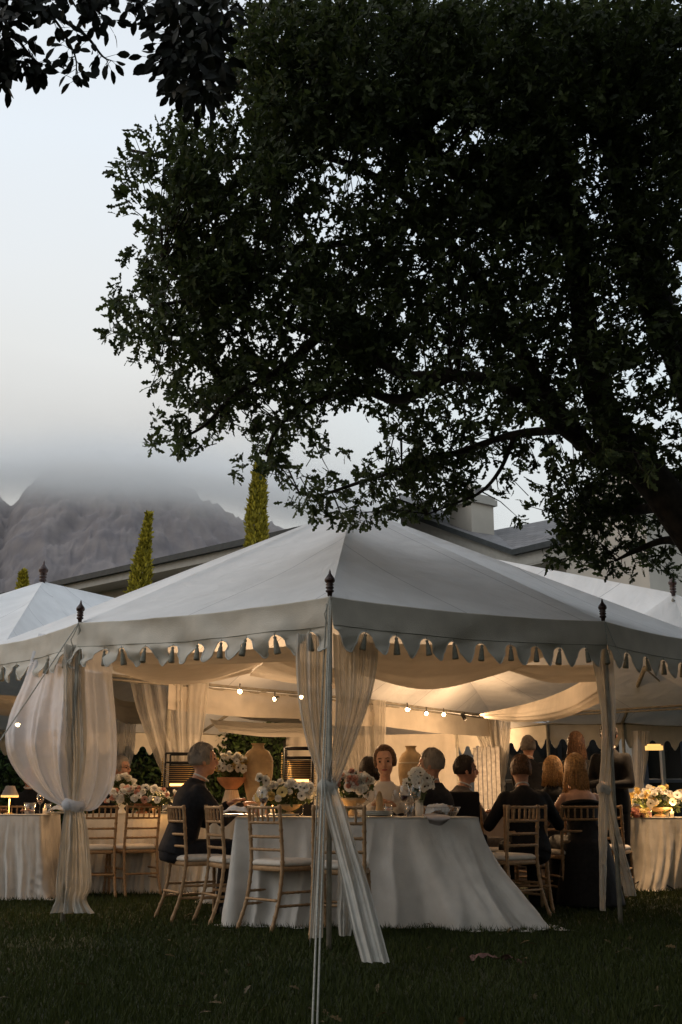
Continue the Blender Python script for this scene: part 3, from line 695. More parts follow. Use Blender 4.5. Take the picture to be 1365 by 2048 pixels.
# ---------------------------------------------------------------- curtains tied to the poles
def strip(rows, nv, nu, amp, freq, seed, wr=.012):
    """rows: (x left, x right, y, depth[, depth at right])"""
    rr = [[Py(r[0], r[2], r[3]), Py((r[0] + r[1]) / 2, r[2] + (r[5] if len(r) > 5 else 0), (r[3] + (r[4] if len(r) > 4 else r[3])) / 2), Py(r[1], r[2], r[4] if len(r) > 4 else r[3])] for r in rows]
    G = net(rr, nv, nu); G = fold(G, amp, freq, seed); return wrinkle(G, wr, 9, seed)
def curtain(label, parts, m, sash=None, group=None, knot=None):
    p0 = parts[0][0][0]; b = Py((p0[0] + p0[1]) / 2, p0[2], p0[3]); T = thing('curtain', label, 'curtain', (b[0], b[1], 0), group=group); off = np.array([b[0], b[1], 0])
    for i, (rows, amp, freq, *mm) in enumerate(parts):
        G = strip(rows, 70, int(16 * freq) + 10, amp, freq, i + len(label)); mb = MB(); mb.grid(G - off)
        ob('panel' if rows[0][2] < 1560 else 'tail', mb, mm[0] if mm else m, T)
    if sash is not None:
        x, y, Y, rx, h = sash; c = Py(x, y, Y) - off
        mb = MB(); P = []
        for k in range(7):
            a = k / 6; r = rx * (1 + .25 * math.sin(PI * a)); P.append([(c[0] + r * math.cos(q) * (1 + .06 * math.sin(5 * q + k)), c[1] + r * .8 * math.sin(q), c[2] + (a - .5) * h + .012 * math.sin(2 * q)) for q in np.arange(24) * 2 * PI / 24])
        mb.grid(np.array(P), closed=True)
        mb.ball((c[0] - rx * .5, c[1] - rx * .8, c[2]), (rx * .5, rx * .35, h * .45), 12, 8)
        ob('tie', mb, m, T)
    return T
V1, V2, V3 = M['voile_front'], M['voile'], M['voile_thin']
nY = float(Nc[1])
curtain('sheer curtain tied at the nearest pole, its tail blown forward over the grass', [
    ([(592, 662, 1268, nY + .12), (592, 662, 1330, nY + .10), (597, 660, 1400, nY + .08), (612, 660, 1480, nY + .05), (632, 662, 1540, nY - .02), (642, 668, 1572, nY - .06)], [.05, .05, .05, .04, .02, .012], 3.2),
    ([(666, 757, 1268, nY + .16, nY + .35), (668, 755, 1330, nY + .14, nY + .33), (672, 741, 1400, nY + .10, nY + .26), (668, 716, 1470, nY + .04, nY + .16), (658, 688, 1540, nY - .03, nY + .03), (648, 674, 1572, nY - .06)], [.05, .05, .045, .035, .02, .012], 4.2),
    ([(642, 674, 1574, nY - .07), (650, 692, 1620, nY - .12), (668, 712, 1690, nY - .3), (686, 738, 1770, nY - .6), (703, 760, 1850, nY - .95), (724, 780, 1925, nY - 1.25)], [.012, .03, .05, .05, .05, .04], 2.1),
    ([(640, 662, 1574, nY - .03), (636, 655, 1640, nY - .03), (632, 650, 1720, nY - .02), (626, 648, 1810, nY - .02), (620, 646, 1876, nY)], [.012, .02, .02, .02, .02], 2.2),
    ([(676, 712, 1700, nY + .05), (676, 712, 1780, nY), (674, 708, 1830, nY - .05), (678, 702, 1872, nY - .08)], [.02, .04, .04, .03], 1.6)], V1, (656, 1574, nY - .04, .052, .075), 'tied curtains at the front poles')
lY = float(Lc[1])
curtain('sheer curtain at the left pole, ballooning left in the wind above its knot', [
    ([(78, 140, 1268, lY + .85, lY + .2), (50, 142, 1360, lY + .55, lY + .1), (22, 142, 1430, lY + .2, lY), (14, 140, 1490, lY - .1, lY), (36, 138, 1545, lY - .05, lY - .04), (82, 140, 1590, lY - .03, lY - .06), (120, 150, 1612, lY - .06)], [.03, .03, .05, .07, .06, .04, .012], 2.6),
    ([(128, 168, 1290, lY + .02), (127, 168, 1380, lY), (128, 172, 1460, lY - .02), (132, 170, 1530, lY - .05), (136, 160, 1585, lY - .08), (137, 158, 1610, lY - .09)], [.05, .05, .05, .04, .02, .012], 3.0, V1),
    ([(160, 222, 1280, lY + .12, lY + .35), (160, 226, 1360, lY + .1, lY + .32), (164, 233, 1440, lY + .06, lY + .28), (166, 235, 1510, lY + .04, lY + .2), (160, 228, 1570, lY, lY + .1), (156, 200, 1612, lY - .04, lY), (148, 182, 1622, lY - .06)], [.03, .03, .03, .04, .03, .02, .012], 1.7),
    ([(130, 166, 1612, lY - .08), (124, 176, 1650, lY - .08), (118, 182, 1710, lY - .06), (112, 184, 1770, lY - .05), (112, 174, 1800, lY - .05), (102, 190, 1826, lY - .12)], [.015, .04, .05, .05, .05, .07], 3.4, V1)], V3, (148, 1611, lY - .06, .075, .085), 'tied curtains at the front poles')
rY = float(Rc[1])
curtain('sheer curtain twisted round the right front pole, with a second tail slanting right', [
    ([(1180, 1224, 1290, rY + .06), (1194, 1230, 1370, rY), (1204, 1232, 1440, rY - .02), (1203, 1228, 1510, rY - .03), (1198, 1220, 1575, rY - .05)], [.04, .04, .03, .03, .015], 2.6),
    ([(1198, 1220, 1575, rY - .05), (1196, 1216, 1640, rY - .04), (1198, 1214, 1720, rY - .03), (1199, 1212, 1790, rY - .02), (1200, 1212, 1822, rY)], [.02, .02, .015, .015, .015], 2.0),
    ([(1206, 1222, 1580, rY - .05), (1214, 1236, 1640, rY - .05), (1226, 1252, 1700, rY), (1240, 1266, 1750, rY + .05), (1250, 1276, 1792, rY + .1)], [.015, .03, .03, .03, .03], 1.7)], V1, (1208, 1578, rY - .04, .045, .07), 'tied curtains at the front poles')
q1, q3, q4 = float(Q1[1]), float(Q3[1]), float(Q4[1])
curtain('wide cream drape gathered to a point beside the left fire stand', [
    ([(258, 420, 1350, q1 - .1, q1 + .2), (272, 414, 1410, q1 - .1, q1 + .2), (292, 406, 1470, q1 - .1, q1 + .2), (312, 396, 1520, q1 - .1), (330, 380, 1560, q1 - .1), (340, 362, 1590, q1 - .1)], [.06, .06, .06, .05, .03, .02], 4.5)], V2, None, 'cream drapes on the inner poles')
curtain('straight cream drape hanging just right of the front pole', [
    ([(660, 772, 1400, q3 - .1), (664, 772, 1440, q3 - .1), (668, 771, 1500, q3 - .1), (680, 764, 1545, q3 - .1), (700, 750, 1600, q3 - .1)], [.05, .06, .06, .05, .03], 5)], V2, None, 'cream drapes on the inner poles')
curtain('brightest cream drape, spotlit and tied beside the standing guests', [
    ([(940, 1022, 1424, q4 - .15), (950, 1021, 1460, q4 - .15), (964, 1018, 1500, q4 - .15), (980, 1014, 1540, q4 - .15), (988, 1008, 1566, q4 - .18)], [.10, .10, .10, .06, .03], 5),
    ([(988, 1008, 1566, q4 - .18), (986, 1012, 1610, q4 - .15), (982, 1010, 1660, q4 - .12)], [.03, .06, .06], 3)], V2, (998, 1566, q4 - .16, .085, .10), 'cream drapes on the inner poles')
curtain('bluish white drape half hidden behind the left curtain', [
    ([(222, 272, 1440, 16), (222, 270, 1490, 16), (225, 262, 1530, 16), (230, 246, 1570, 16)], [.08, .08, .06, .03], 3)], V3)
curtain('dim cream drape on the rear pole above the flower table', [
    ([(1262, 1300, 1462, 19.8), (1264, 1297, 1510, 19.8), (1266, 1290, 1560, 19.8), (1270, 1284, 1600, 19.8)], [.06, .06, .05, .03], 2.5)], V2)

# guy ropes
def rope(pts, label, r=.006, sag=.02):
    mb = MB()
    for q in pts:
        a, b = q; mb.tube([a + (b - a) * t - np.array([0, 0, sag * 4 * t * (1 - t)]) for t in np.linspace(0, 1, 14)], r, 6)
    return tag(ob('guy_rope', mb, M['rope']), label, 'rope')
tg = Pz(622, 2130, 0); top = Nc + [0, -.03, .0]
rope([(top, tg), (top + [.008, 0, -.03], tg + [.018, 0, 0])], 'doubled pale guy rope from the nearest pole down to the lawn', .0042, .0)
rope([(top + [-.02, 0, -.05], Pz(621, 1893, 0.0))], 'slack cord hanging beside the nearest pole', .006, -.01)
rope([(Lc + [0, -.03, 0], Pz(-330, 1960, 0))], 'thin guy rope slanting left from the left pole', .005)
rope([(Rc + [0, -.04, 0], Rc + [.02, -.08, -.28]), (Rc + [0.01, -.04, -.01], Rc + [.13, -.10, -.34])], 'short knotted cord dangling from the right front finial', .004, .03)
rope([(Nc + [0, -.05, -.01], Nc + [-.035, -.09, -.13]), (Nc + [-.035, -.09, -.13], Nc + [-.01, -.08, -.20])], 'knotted cord end under the nearest finial', .004, .01)
rope([(Lc + [0, -.03, 0], Lc + [-.04, -.10, -.15]), (Lc + [-.04, -.10, -.15], Lc + [-.01, -.1, -.22])], 'knotted cord end under the left finial', .004, .01)
# ---------------------------------------------------------------- the oak
DENS = """000005899999999999999999
000006999999999999999999
000007999999999999999999
000027999999999999999999
001546999999999999999999
024777999999986699978899
266887998568888999968988
046998888568778999856889
018868887688899999978888
017888776578888898888988
027999878788687777888887
228999889988888888768874
657898778988887877675676
367776667898877888788 77
024788777888777767778867
002788778775676787786568
001564676425755676688545
003621566103776664568755
000103660135887224778874
000000025557777112688886
000000015665532021787765
000000000000000001776644
000000000000000000465553""".replace(' ', '6').split('\n')
LAI = {0: 0, 1: .3, 2: .6, 3: .75, 4: 1.05, 5: 1.5, 6: 2.2, 7: 3.2, 8: 5.2, 9: 9.5}
def oak():
    base = np.array([5.0, 8.6, 0]); T = thing('oak_tree', 'huge dark oak whose crown hangs over the marquee from the right', 'tree', base)
    # limbs as (x, y, depth) in the view, thick end first
    limbs = [([(1560, 1500, 8.6), (1500, 1300, 8.6), (1430, 1140, 8.6), (1340, 1010, 8.5), (1260, 915, 8.5), (1210, 830, 8.5), (1180, 740, 8.5), (1165, 620, 8.6), (1150, 480, 8.8), (1110, 330, 9), (1050, 160, 9.2), (1000, -80, 9.6), (900, -400, 10)], .20, .05),
             ([(1290, 960, 8.5), (1210, 915, 8.3), (1130, 860, 8.2), (1060, 800, 8.1), (990, 765, 8.0), (900, 750, 7.9), (800, 745, 7.9), (700, 690, 7.9), (560, 640, 7.9), (420, 600, 8), (300, 610, 8)], .075, .012),
             ([(1170, 890, 8.3), (1100, 800, 8.5), (1040, 700, 8.8), (960, 560, 9), (850, 430, 9), (740, 350, 9), (600, 300, 9), (420, 320, 9), (260, 300, 9)], .08, .015),
             ([(1500, 1290, 8.7), (1440, 1000, 8.9), (1390, 800, 9.0), (1330, 620, 9.2), (1290, 500, 9.3), (1220, 300, 9.5), (1150, 50, 9.6)], .17, .04),
             ([(1400, 840, 9), (1340, 700, 8.8), (1270, 560, 8.6), (1240, 400, 8.5), (1230, 200, 8.5)], .11, .04),
             ([(1130, 860, 8.2), (1030, 870, 8.6), (930, 900, 9), (830, 930, 9.4), (740, 960, 9.7), (640, 990, 9.8), (590, 985, 9.8)], .04, .01),
             ([(900, 750, 7.9), (800, 800, 8.2), (720, 780, 8.4), (640, 800, 8.5), (560, 850, 8.5), (530, 910, 8.5)], .05, .01),
             ([(640, 670, 7.9), (560, 740, 8), (470, 790, 8), (410, 850, 8), (360, 880, 8)], .04, .008),
             ([(1150, 480, 8.8), (1000, 400, 8.6), (860, 300, 8.4), (720, 200, 8.3), (600, 120, 8.2), (480, 60, 8.2)], .10, .02),
             ([(1110, 330, 9), (960, 200, 9.4), (820, 80, 9.6), (700, -60, 9.8)], .08, .03),
             ([(1030, 870, 8.6), (1000, 940, 8.8), (960, 985, 9), (900, 1010, 9), (850, 1030, 9)], .022, .006),
             ([(1340, 1010, 8.5), (1260, 1020, 9.2), (1180, 1040, 9.6), (1120, 1080, 9.8)], .06, .01),
             ([(1400, 1090, 8.6), (1330, 1080, 9.0), (1270, 1100, 9.2), (1230, 1120, 9.2)], .05, .01),
             ([(600, 300, 9), (500, 380, 9), (420, 440, 9), (330, 470, 9)], .035, .008),
             ([(420, 600, 8), (360, 560, 8.1), (320, 520, 8.1)], .02, .006),
             ([(850, 430, 9), (700, 480, 9), (560, 500, 8.8), (420, 520, 8.7)], .05, .01)]
    nodes = []
    for k, (pts, r0, r1) in enumerate(limbs):
        P = cat_rom(np.array([Py(*p) for p in pts]), 34); n = len(P)
        P += np.array([[.05 * noise.noise(Vector((p[0] * 1.5, p[1] * 1.5, p[2] * 1.5 + q))) for q in (0, 9, 20)] for p in P]) * min(1, r0 * 8)
        mb = MB(); rad = r0 + (r1 - r0) * np.linspace(0, 1, n) ** .8
        rad = rad * (1 + .08 * np.array([noise.noise(Vector((p[0] * 3, p[1] * 3, p[2] * 3))) for p in P]))
        mb.tube(P - base, rad, 12 if r0 > .1 else 7)
        ob('limb', mb, M['bark'], T); nodes.append(P)
    # trunk down to the ground, outside the frame
    s = Py(1500, 1300, 8.6) - base; mb = MB(); mb.tube([(0, 0, -.2), (0.02, 0, .3), (.0, 0, 1.2), (s[0] * .6, 0, s[2] * .7), s], [.72, .56, .48, .44, .42], 20); ob('trunk', mb, M['bark'], T)
    nodes = np.concatenate(nodes)
    # leaf cluster positions
    CP = []
    for r, row in enumerate(DENS):
        for c, ch in enumerate(row):
            L = LAI[int(ch)]
            n = L * 3.2; n = int(n) + (rng.random() < n % 1)
            low = r >= 17 and c < 16
            for _ in range(n):
                Y = rng.uniform(7.3, 10.2) if not low else rng.uniform(8.6, 10.2)
                if c < 5 or (c < 11 and 12 < r < 17): Y = rng.uniform(7.5, 9.0)
                if r >= 19 and c >= 16: Y = rng.uniform(8.9, 10.0)
                CP.append(Py(200 + 50 * (c + rng.random()), 50 * (r + rng.random()), Y))
    CP = np.array(CP)
    # pull clusters into clumps so that light and dark masses form
    for i in range(len(CP)):
        q = noise.noise_vector(Vector(CP[i] * 1.9)); CP[i] += np.array(q) * .10
    # crown outside the frame, seen from nowhere but shading what is below
    n2 = 2600; o2 = np.c_[rng.uniform(-1.2, 8.5, n2), rng.uniform(4.5, 13, n2), rng.uniform(4.2, 10.5, n2)]
    keep = []
    for p in o2:
        d = (p[1] * math.cos(TH) + (p[2] - HC) * math.sin(TH)); u = p[0] / d * F + 682; v = 1024 - (-p[1] * math.sin(TH) + (p[2] - HC) * math.cos(TH)) / d * F
        keep.append((u > 1440 + 900 / max(d, .5) or v < -200 - 700 / max(d, .5)) and v < 900)
    o2 = o2[np.array(keep)]
    o3 = np.c_[rng.uniform(-5, 7, 3600), rng.uniform(-9, 2.8, 3600), rng.uniform(4.6, 8.5, 3600)]; o4 = np.c_[rng.uniform(6.5, 11, 5200), rng.uniform(-7, 10, 5200), rng.uniform(.8, 9, 5200)]; o2 = np.concatenate([o2, o3, o4])  # unseen leaf masses behind and right of the camera, added to darken the front
    # twigs from the nearest limb
    tw = MB(); full = CP
    dist = ((full[:, None, :] - nodes[None, ::2]) ** 2).sum(-1); near = nodes[::2][dist.argmin(1)]; dl = np.sqrt(dist.min(1))
    tips = []
    for i in range(len(full)):
        a, b = near[i], full[i]; d = b - a
        mid = a + d * .5 + np.array([0, 0, .10 * dl[i]]) + rng.normal(0, .05, 3) * dl[i]
        tips.append(nrm(b - mid + rng.normal(0, .12, 3)))
        if rng.random() < .45 or dl[i] < .3:
            a2 = a if rng.random() < .4 else mid
            tw.tube([a2, (a2 * .4 + mid * .3 + b * .3), b] if a2 is a else [a2, (a2 + b) / 2 + rng.normal(0, .02, 3), b], [.008, .005, .002] if a2 is a else [.005, .004, .002], 3, cap=False)
    mbv = MB(); mbv.v = [tuple(np.array(v) - base) for v in tw.v]; mbv.f = tw.f; mbv.m = tw.m
    ob('twigs', mbv, M['bark'], T)['kind'] = 'stuff'
    tips = np.array(tips); K = 13
    P = np.repeat(full, K, 0); D0 = np.repeat(tips, K, 0)
    n = len(P); spread = rand_dir(n) * .95 + D0 * .75 + [0, 0, -.12]
    P = P + D0 * rng.uniform(-.13, .02, (n, 1)) + rng.normal(0, .018, (n, 3))
    leaf_cloud('leaves', P - base, spread, rand_dir(n), (.058 + .042 * rng.random(n)), OAK, M['oak'], T, kind='stuff')
    n = len(o2) * 9; P = np.repeat(o2, 9, 0) + rng.normal(0, .18, (n, 3))
    leaf_cloud('leaves', P - base, rand_dir(n), rand_dir(n), .16 + .08 * rng.random(n), [(.5, .28)], M['oak'], T, kind='stuff')  # coarse leaves out of view, only there for the shade they cast
oak()
def near_branch():
    T = thing('overhanging_branch', 'nearer dark branch with oval leaves hanging into the top left corner', 'branch', Py(100, -150, 5.0))
    base = np.array(T.location)
    br = [[(-200, -250, 5.2), (-80, -60, 5), (0, 30, 5), (60, 110, 5), (85, 130, 5)], [(-80, -80, 5), (60, 0, 5), (110, 40, 5), (150, 110, 5), (152, 160, 5)], [(110, 30, 5), (170, 70, 5), (205, 112, 5), (225, 122, 5)],
          [(0, 40, 5), (20, 100, 5), (10, 150, 5)], [(60, -100, 5.2), (160, -40, 5.1), (260, -10, 5), (300, 20, 5)], [(260, -150, 5.2), (340, -20, 5.1), (370, 60, 5.0), (390, 130, 5), (400, 175, 5)], [(300, -60, 5.1), (410, 0, 5), (420, 60, 5), (425, 110, 5)], [(340, -20, 5), (345, 90, 5), (330, 120, 5)], [(-60, -30, 5), (-20, 100, 5), (-10, 150, 5)], [(85, 130, 5), (60, 125, 5), (40, 122, 5)], [(120, -60, 5), (185, 10, 5), (215, 40, 5)]]
    tw = MB(); P = []; D = []
    dens = [1.0, 1, .35, 1, 1.2, 3.6, 2.4, 1.8, 1, .6, 1]
    for k, b in enumerate(br):
        Q = cat_rom(np.array([Py(*p) for p in b]), 26); tw.tube(Q - base, np.linspace(.012, .0022, 26) * (1 if k else 1.5), 5)
        for i in range(3, 26):
            for _ in range(int(2.3 * dens[k] + rng.random())):
                s = nrm(rng.normal(0, 1, 3) * [1, .7, .7] + [0, 0, -.75]); st = Q[i] + s * rng.uniform(.01, .05) * (1 + dens[k] * .8)
                tw.tube([Q[i] - base, st - base], [.002, .0012], 3, cap=False); P.append(st); D.append(s + [0, 0, -.3])
    # solid mass in the corner
    for _ in range(900):
        u, v = rng.random(), rng.random()
        if v > .9 - .55 * u: continue
        P.append(Py(-60 + 380 * u, -100 + 190 * v, 5 + rng.uniform(-.3, .3))); D.append(rng.normal(0, 1, 3) * [1, .6, .6] + [0, 0, -.7])
    for _ in range(520):
        u, v = rng.random(), rng.random()
        if abs(u - .55) > .5 - .28 * v + .08 * math.sin(v * 9): continue
        P.append(Py(305 + 170 * u, -60 + 255 * v, 5 + rng.uniform(-.4, .4))); D.append(rng.normal(0, 1, 3) * [1, .6, .6] + [0, 0, -.7])
    ob('twigs', tw, M['bark'], T)['kind'] = 'stuff'
    P = np.array(P); n = len(P); N_ = rand_dir(n) * [.5, 1, .5] + [0, -.8, 0]
    leaf_cloud('leaves', P - base, np.array(D), N_, .060 + .03 * rng.random(n), OVAL, M['oval'], T, fold_=.12, kind='stuff')
near_branch()
# ---------------------------------------------------------------- spotlights, with the warm light they give
def spotlight(px, py, Y, label, power, aim, r=.024):
    p = Py(px, py, Y); T = thing('spotlight', label, 'spotlight', p, group='spotlights clipped to the marquee beam')
    d = nrm(np.array(aim) - p); q = Vector(d).to_track_quat('Z', 'Y').to_matrix().to_4x4()
    def tf(mb):
        mb.v = [tuple(q @ Vector(v)) for v in mb.v]; return mb
    mb = MB(); mb.lathe([(.012, -.10), (r, -.085), (r * 1.15, .0), (r * 1.2, .02), (r * 1.08, .02), (r, .0)], (0, 0, 0), 14, cap=False); ob('lamp_housing', tf(mb), M['black'], T)
    mb = MB(); mb.lathe([(r * 1.0, .004), (r * .6, .010), (.0005, .012)], (0, 0, 0), 14, cap=False); ob('bulb', tf(mb), M['lamp_on'], T)
    mb = MB(); mb.tube([(0, 0, -.02), (0, .0, .09)], .008, 6); ob('bracket', mb, M['black'], T)
    if power:
        ld = bpy.data.lights.new('spotlight_light', 'POINT'); l = bpy.data.objects.new('spotlight_light', ld); C.objects.link(l); l.parent = T
        ld.energy = power * .26; ld.color = (1, .62, .32); ld.shadow_soft_size = .05; l.location = tuple(d * .11)
        ls = bpy.data.lights.new('spotlight_beam', 'SPOT'); l2 = bpy.data.objects.new('spotlight_beam', ls); C.objects.link(l2); l2.parent = T
        ls.energy = power * 2.5; ls.color = (1, .62, .32); ls.shadow_soft_size = .05; ls.spot_size = R(120); ls.spot_blend = 1; l2.location = tuple(d * .10); l2.rotation_euler = Vector(d).to_track_quat('-Z', 'Y').to_euler()
b_ = lambda px, py: (Pz(px, py - 12, 2.2)[1]) - .12
for px, py, label, pw, aim in [(480, 1383, 'brightest spotlight, left end of the beam between the cream drapes', 75, (-.6, 8.6, 1.2)), (550, 1398, 'dimmer angled spotlight right of the brightest one', 22, (-2.5, 10.5, 1.0)),
                               (603, 1394, 'spotlight glowing through the edge of the front curtain', 34, (.3, 9., 1.)), (815, 1419, 'leftmost of the four spotlights right of the front pole', 24, (-.5, 11, 1.2)),
                               (853, 1427, 'second of the four right spotlights, pointing left', 24, (1.5, 11, 1)), (888, 1429, 'bright spotlight facing the camera, third of the right four', 75, (1.6, 9.0, 1)),
                               (930, 1437, 'last spotlight, beside the brightest cream drape', 90, (2.35, 17.4, 1.35))]:
    spotlight(px, py, b_(px, py), label, pw, aim)
spotlight(36, 1449, 10.9, 'spotlight glowing through the ballooning left curtain', 16, (-2.6, 9.6, 1.0), .022)
spotlight(1290, 1282, 12.5, 'unseen spotlight added behind the right scallops, over the golden flowers', 90, (3.6, 12.4, .8), .03)  # added lamp kept out of view, brightens the right-hand table
spotlight(545, 1400, 19.5, 'unseen spotlight added behind the left lining strip to light the rear ceiling', 170, (-2, 24, 1.9), .03)  # added lamp, never visible, lifts the dark rear ceiling
spotlight(875, 1445, 20.5, 'unseen spotlight added behind the right lining strip to light the rear wall', 170, (3, 26, 1.9), .03)  # second added lamp out of view, for the back of the rear marquee

# ---------------------------------------------------------------- tables
def cloth_table(x0, x1, y0, y1, h, label, clabel, flare, amp=.03, seed=0, m='linen', nf=11):
    cx, cyy = (x0 + x1) / 2, (y0 + y1) / 2; T = thing('banquet_table', label, 'table', (cx, cyy, 0), group='banquet tables under long cloths')
    mb = MB(); mb.box((x0 - cx, y0 - cyy, h - .03), (x1 - cx, y1 - cyy, h - .004)); ob('tabletop', mb, M['plank'], T, smooth=False)
    for sx in (x0 + .12, x1 - .12):
        for sy in (y0 + .1, y1 - .1):
            mb = MB(); mb.tube([(sx - cx, sy - cyy, 0), (sx - cx, sy - cyy, h - .03)], .02, 8); ob('leg', mb, M['pole'], T)
    # cloth: top plus a skirt that follows the rim and spreads by flare(s, point) -> (dx, dy) at the hem
    rim = []; r = .03
    def seg(a, b, n): return [np.array(a) + (np.array(b) - np.array(a)) * t for t in np.linspace(0, 1, n, endpoint=False)]
    cn = [(x0, y0), (x1, y0), (x1, y1), (x0, y1)]; nn = [0] * 4
    w, dd = x1 - x0, y1 - y0; per = []
    for i in range(4):
        a, b = np.array(cn[i]), np.array(cn[(i + 1) % 4]); L = np.linalg.norm(b - a); k = max(8, int(L / .012)); e = (b - a) / L; o = np.array([e[1], -e[0]])
        for t in np.arange(k) / k: per.append((a + (b - a) * t, o, i, t))
        o2 = np.array([-(-o[1]), o[0]]) if False else None
    n = len(per); nv = 40; G = np.zeros((nv, n, 3)); s = 0
    # smooth outward normals round the corners
    O = np.array([p[1] for p in per]); 
    for _ in range(6): O = (np.roll(O, 1, 0) + O + np.roll(O, -1, 0)) / 3
    O /= np.linalg.norm(O, axis=1, keepdims=True)
    for j, (p, o, side, t) in enumerate(per):
        s = j / n; f = np.array(flare(side, t))
        for i in range(nv):
            v = i / (nv - 1); hang = .90; vd = min(1, v / hang); z = h * (1 - vd); pool = max(0, (v - hang) / (1 - hang))
            g = min(1, vd * 1.15) ** 1.2; sk = s + .012 * vd * (1 if side == 0 else 0) + .004 * math.sin(vd * 5 + s * 30)
            big = noise.noise(Vector((sk * nf * 5.2 + seed, seed * 3.3 + vd * .35, 0))); med = noise.noise(Vector((sk * nf * 13, seed + vd * .8, 5)))
            sm = noise.fractal(Vector((s * nf * 26, vd * 5, seed)), .8, 2, 3)
            fo = amp * g * (3.2 * big + 1.3 * med + .5 * math.sin(2 * PI * sk * nf * 4.6 + 2.2 * big * 3)) + .0045 * sm
            rdg = noise.noise(Vector((sk * nf * 7.5 + seed * 2, vd * .25, 9))); fo += amp * g * 1.5 * (1 - min(1, abs(rdg) * 3.2)) ** 2
            fs = math.hypot(f[0], f[1]); fo *= (.55 if amp > .05 else 1) + 2.6 * fs * g
            pl = pool * (.05 + .05 * noise.noise(Vector((s * 40, seed, 1))) + .10 * fs)
            c = f * (vd ** 1.7) + O[j] * (.012 + .04 * vd + fo + pl) + np.array([.25 * fs * pool * (1 if side == 0 else 0), 0])
            G[i, j] = (p[0] + c[0] - cx, p[1] + c[1] - cyy, max(.004, z + pool * (.006 + .022 * max(0, noise.noise(Vector((s * 55, pool * 2, seed)))))))
    mb = MB(); mb.grid(G, closed=True)
    top = len(mb.v); mb.v.append((0, 0, h + .001)); mb.f += [(j, (j + 1) % n, top) for j in range(n)]; mb.m += [0] * n
    bpy_me = mb.mesh('tablecloth'); o = ob('tablecloth', bpy_me, M[m]); o.location = (cx, cyy, 0); tag(o, clabel, 'tablecloth', 'pale linen tablecloths')
    return T
t1x0, t1x1 = float(Py(474, 1632, 8.95)[0]), float(Py(955, 1632, 8.95)[0])
def fl1(side, t):
    if side == 0:
        q = max(0, (t - .60) / .40); q2 = min(1, q * 1.6); return (.42 * q2 ** 1.2, -.04 - .16 * q2)
    if side == 1: return (.42 - .30 * min(1, t * 1.5), -.20 + .18 * min(1, t * 3))
    return (0, 0)
cloth_table(t1x0, t1x1, 8.95, 9.85, .78, 'front banquet table in the middle of the marquee, under the wind-blown cloth', 'pale linen cloth swept right by the wind, on the front middle table', fl1, .056, 1, 'linen', 4.2)
ax0, ax1 = float(Py(-150, 1628, 11.4)[0]), float(Py(80, 1628, 11.4)[0])
cloth_table(ax0, ax1, 11.4, 12.2, .78, 'banquet table at the left edge behind the ballooning curtain', 'bluish white cloth on the table at the left edge', lambda s, t: (.10 * (s == 0) * t + .1 * (s == 1), -.03), .018, 2)
bx0, bx1 = float(Py(165, 1630, 12.2)[0]), float(Py(440, 1630, 12.2)[0])
cloth_table(bx0, bx1, 12.2, 13.0, .78, 'warm lit banquet table behind the two left chairs', 'warm lit cloth behind the left chairs with creases near the ground', lambda s, t: (0, -.03), .018, 3, 'linen_warm')
cx0, cx1 = float(Py(1262, 1637, 12.6)[0]), float(Py(1500, 1637, 12.6)[0])
cloth_table(cx0, cx1, 12.6, 13.6, .74, 'flower-covered banquet table at the right edge', 'golden lit cloth in deep folds at the right edge', lambda s, t: (-.14 * (s == 0) * (1 - t) ** 2 - .14 * (s == 3) * t, -.05), .035, 4, 'linen_warm', 9)
dx0, dx1 = float(Py(410, 1630, 10.3)[0]), float(Py(650, 1630, 10.3)[0])
cloth_table(dx0, dx1, 10.9, 11.7, .76, 'table behind the front one that carries the big clay urn', 'cloth on the urn table, mostly hidden by flowers', lambda s, t: (0, 0), .02, 5, 'linen_warm')

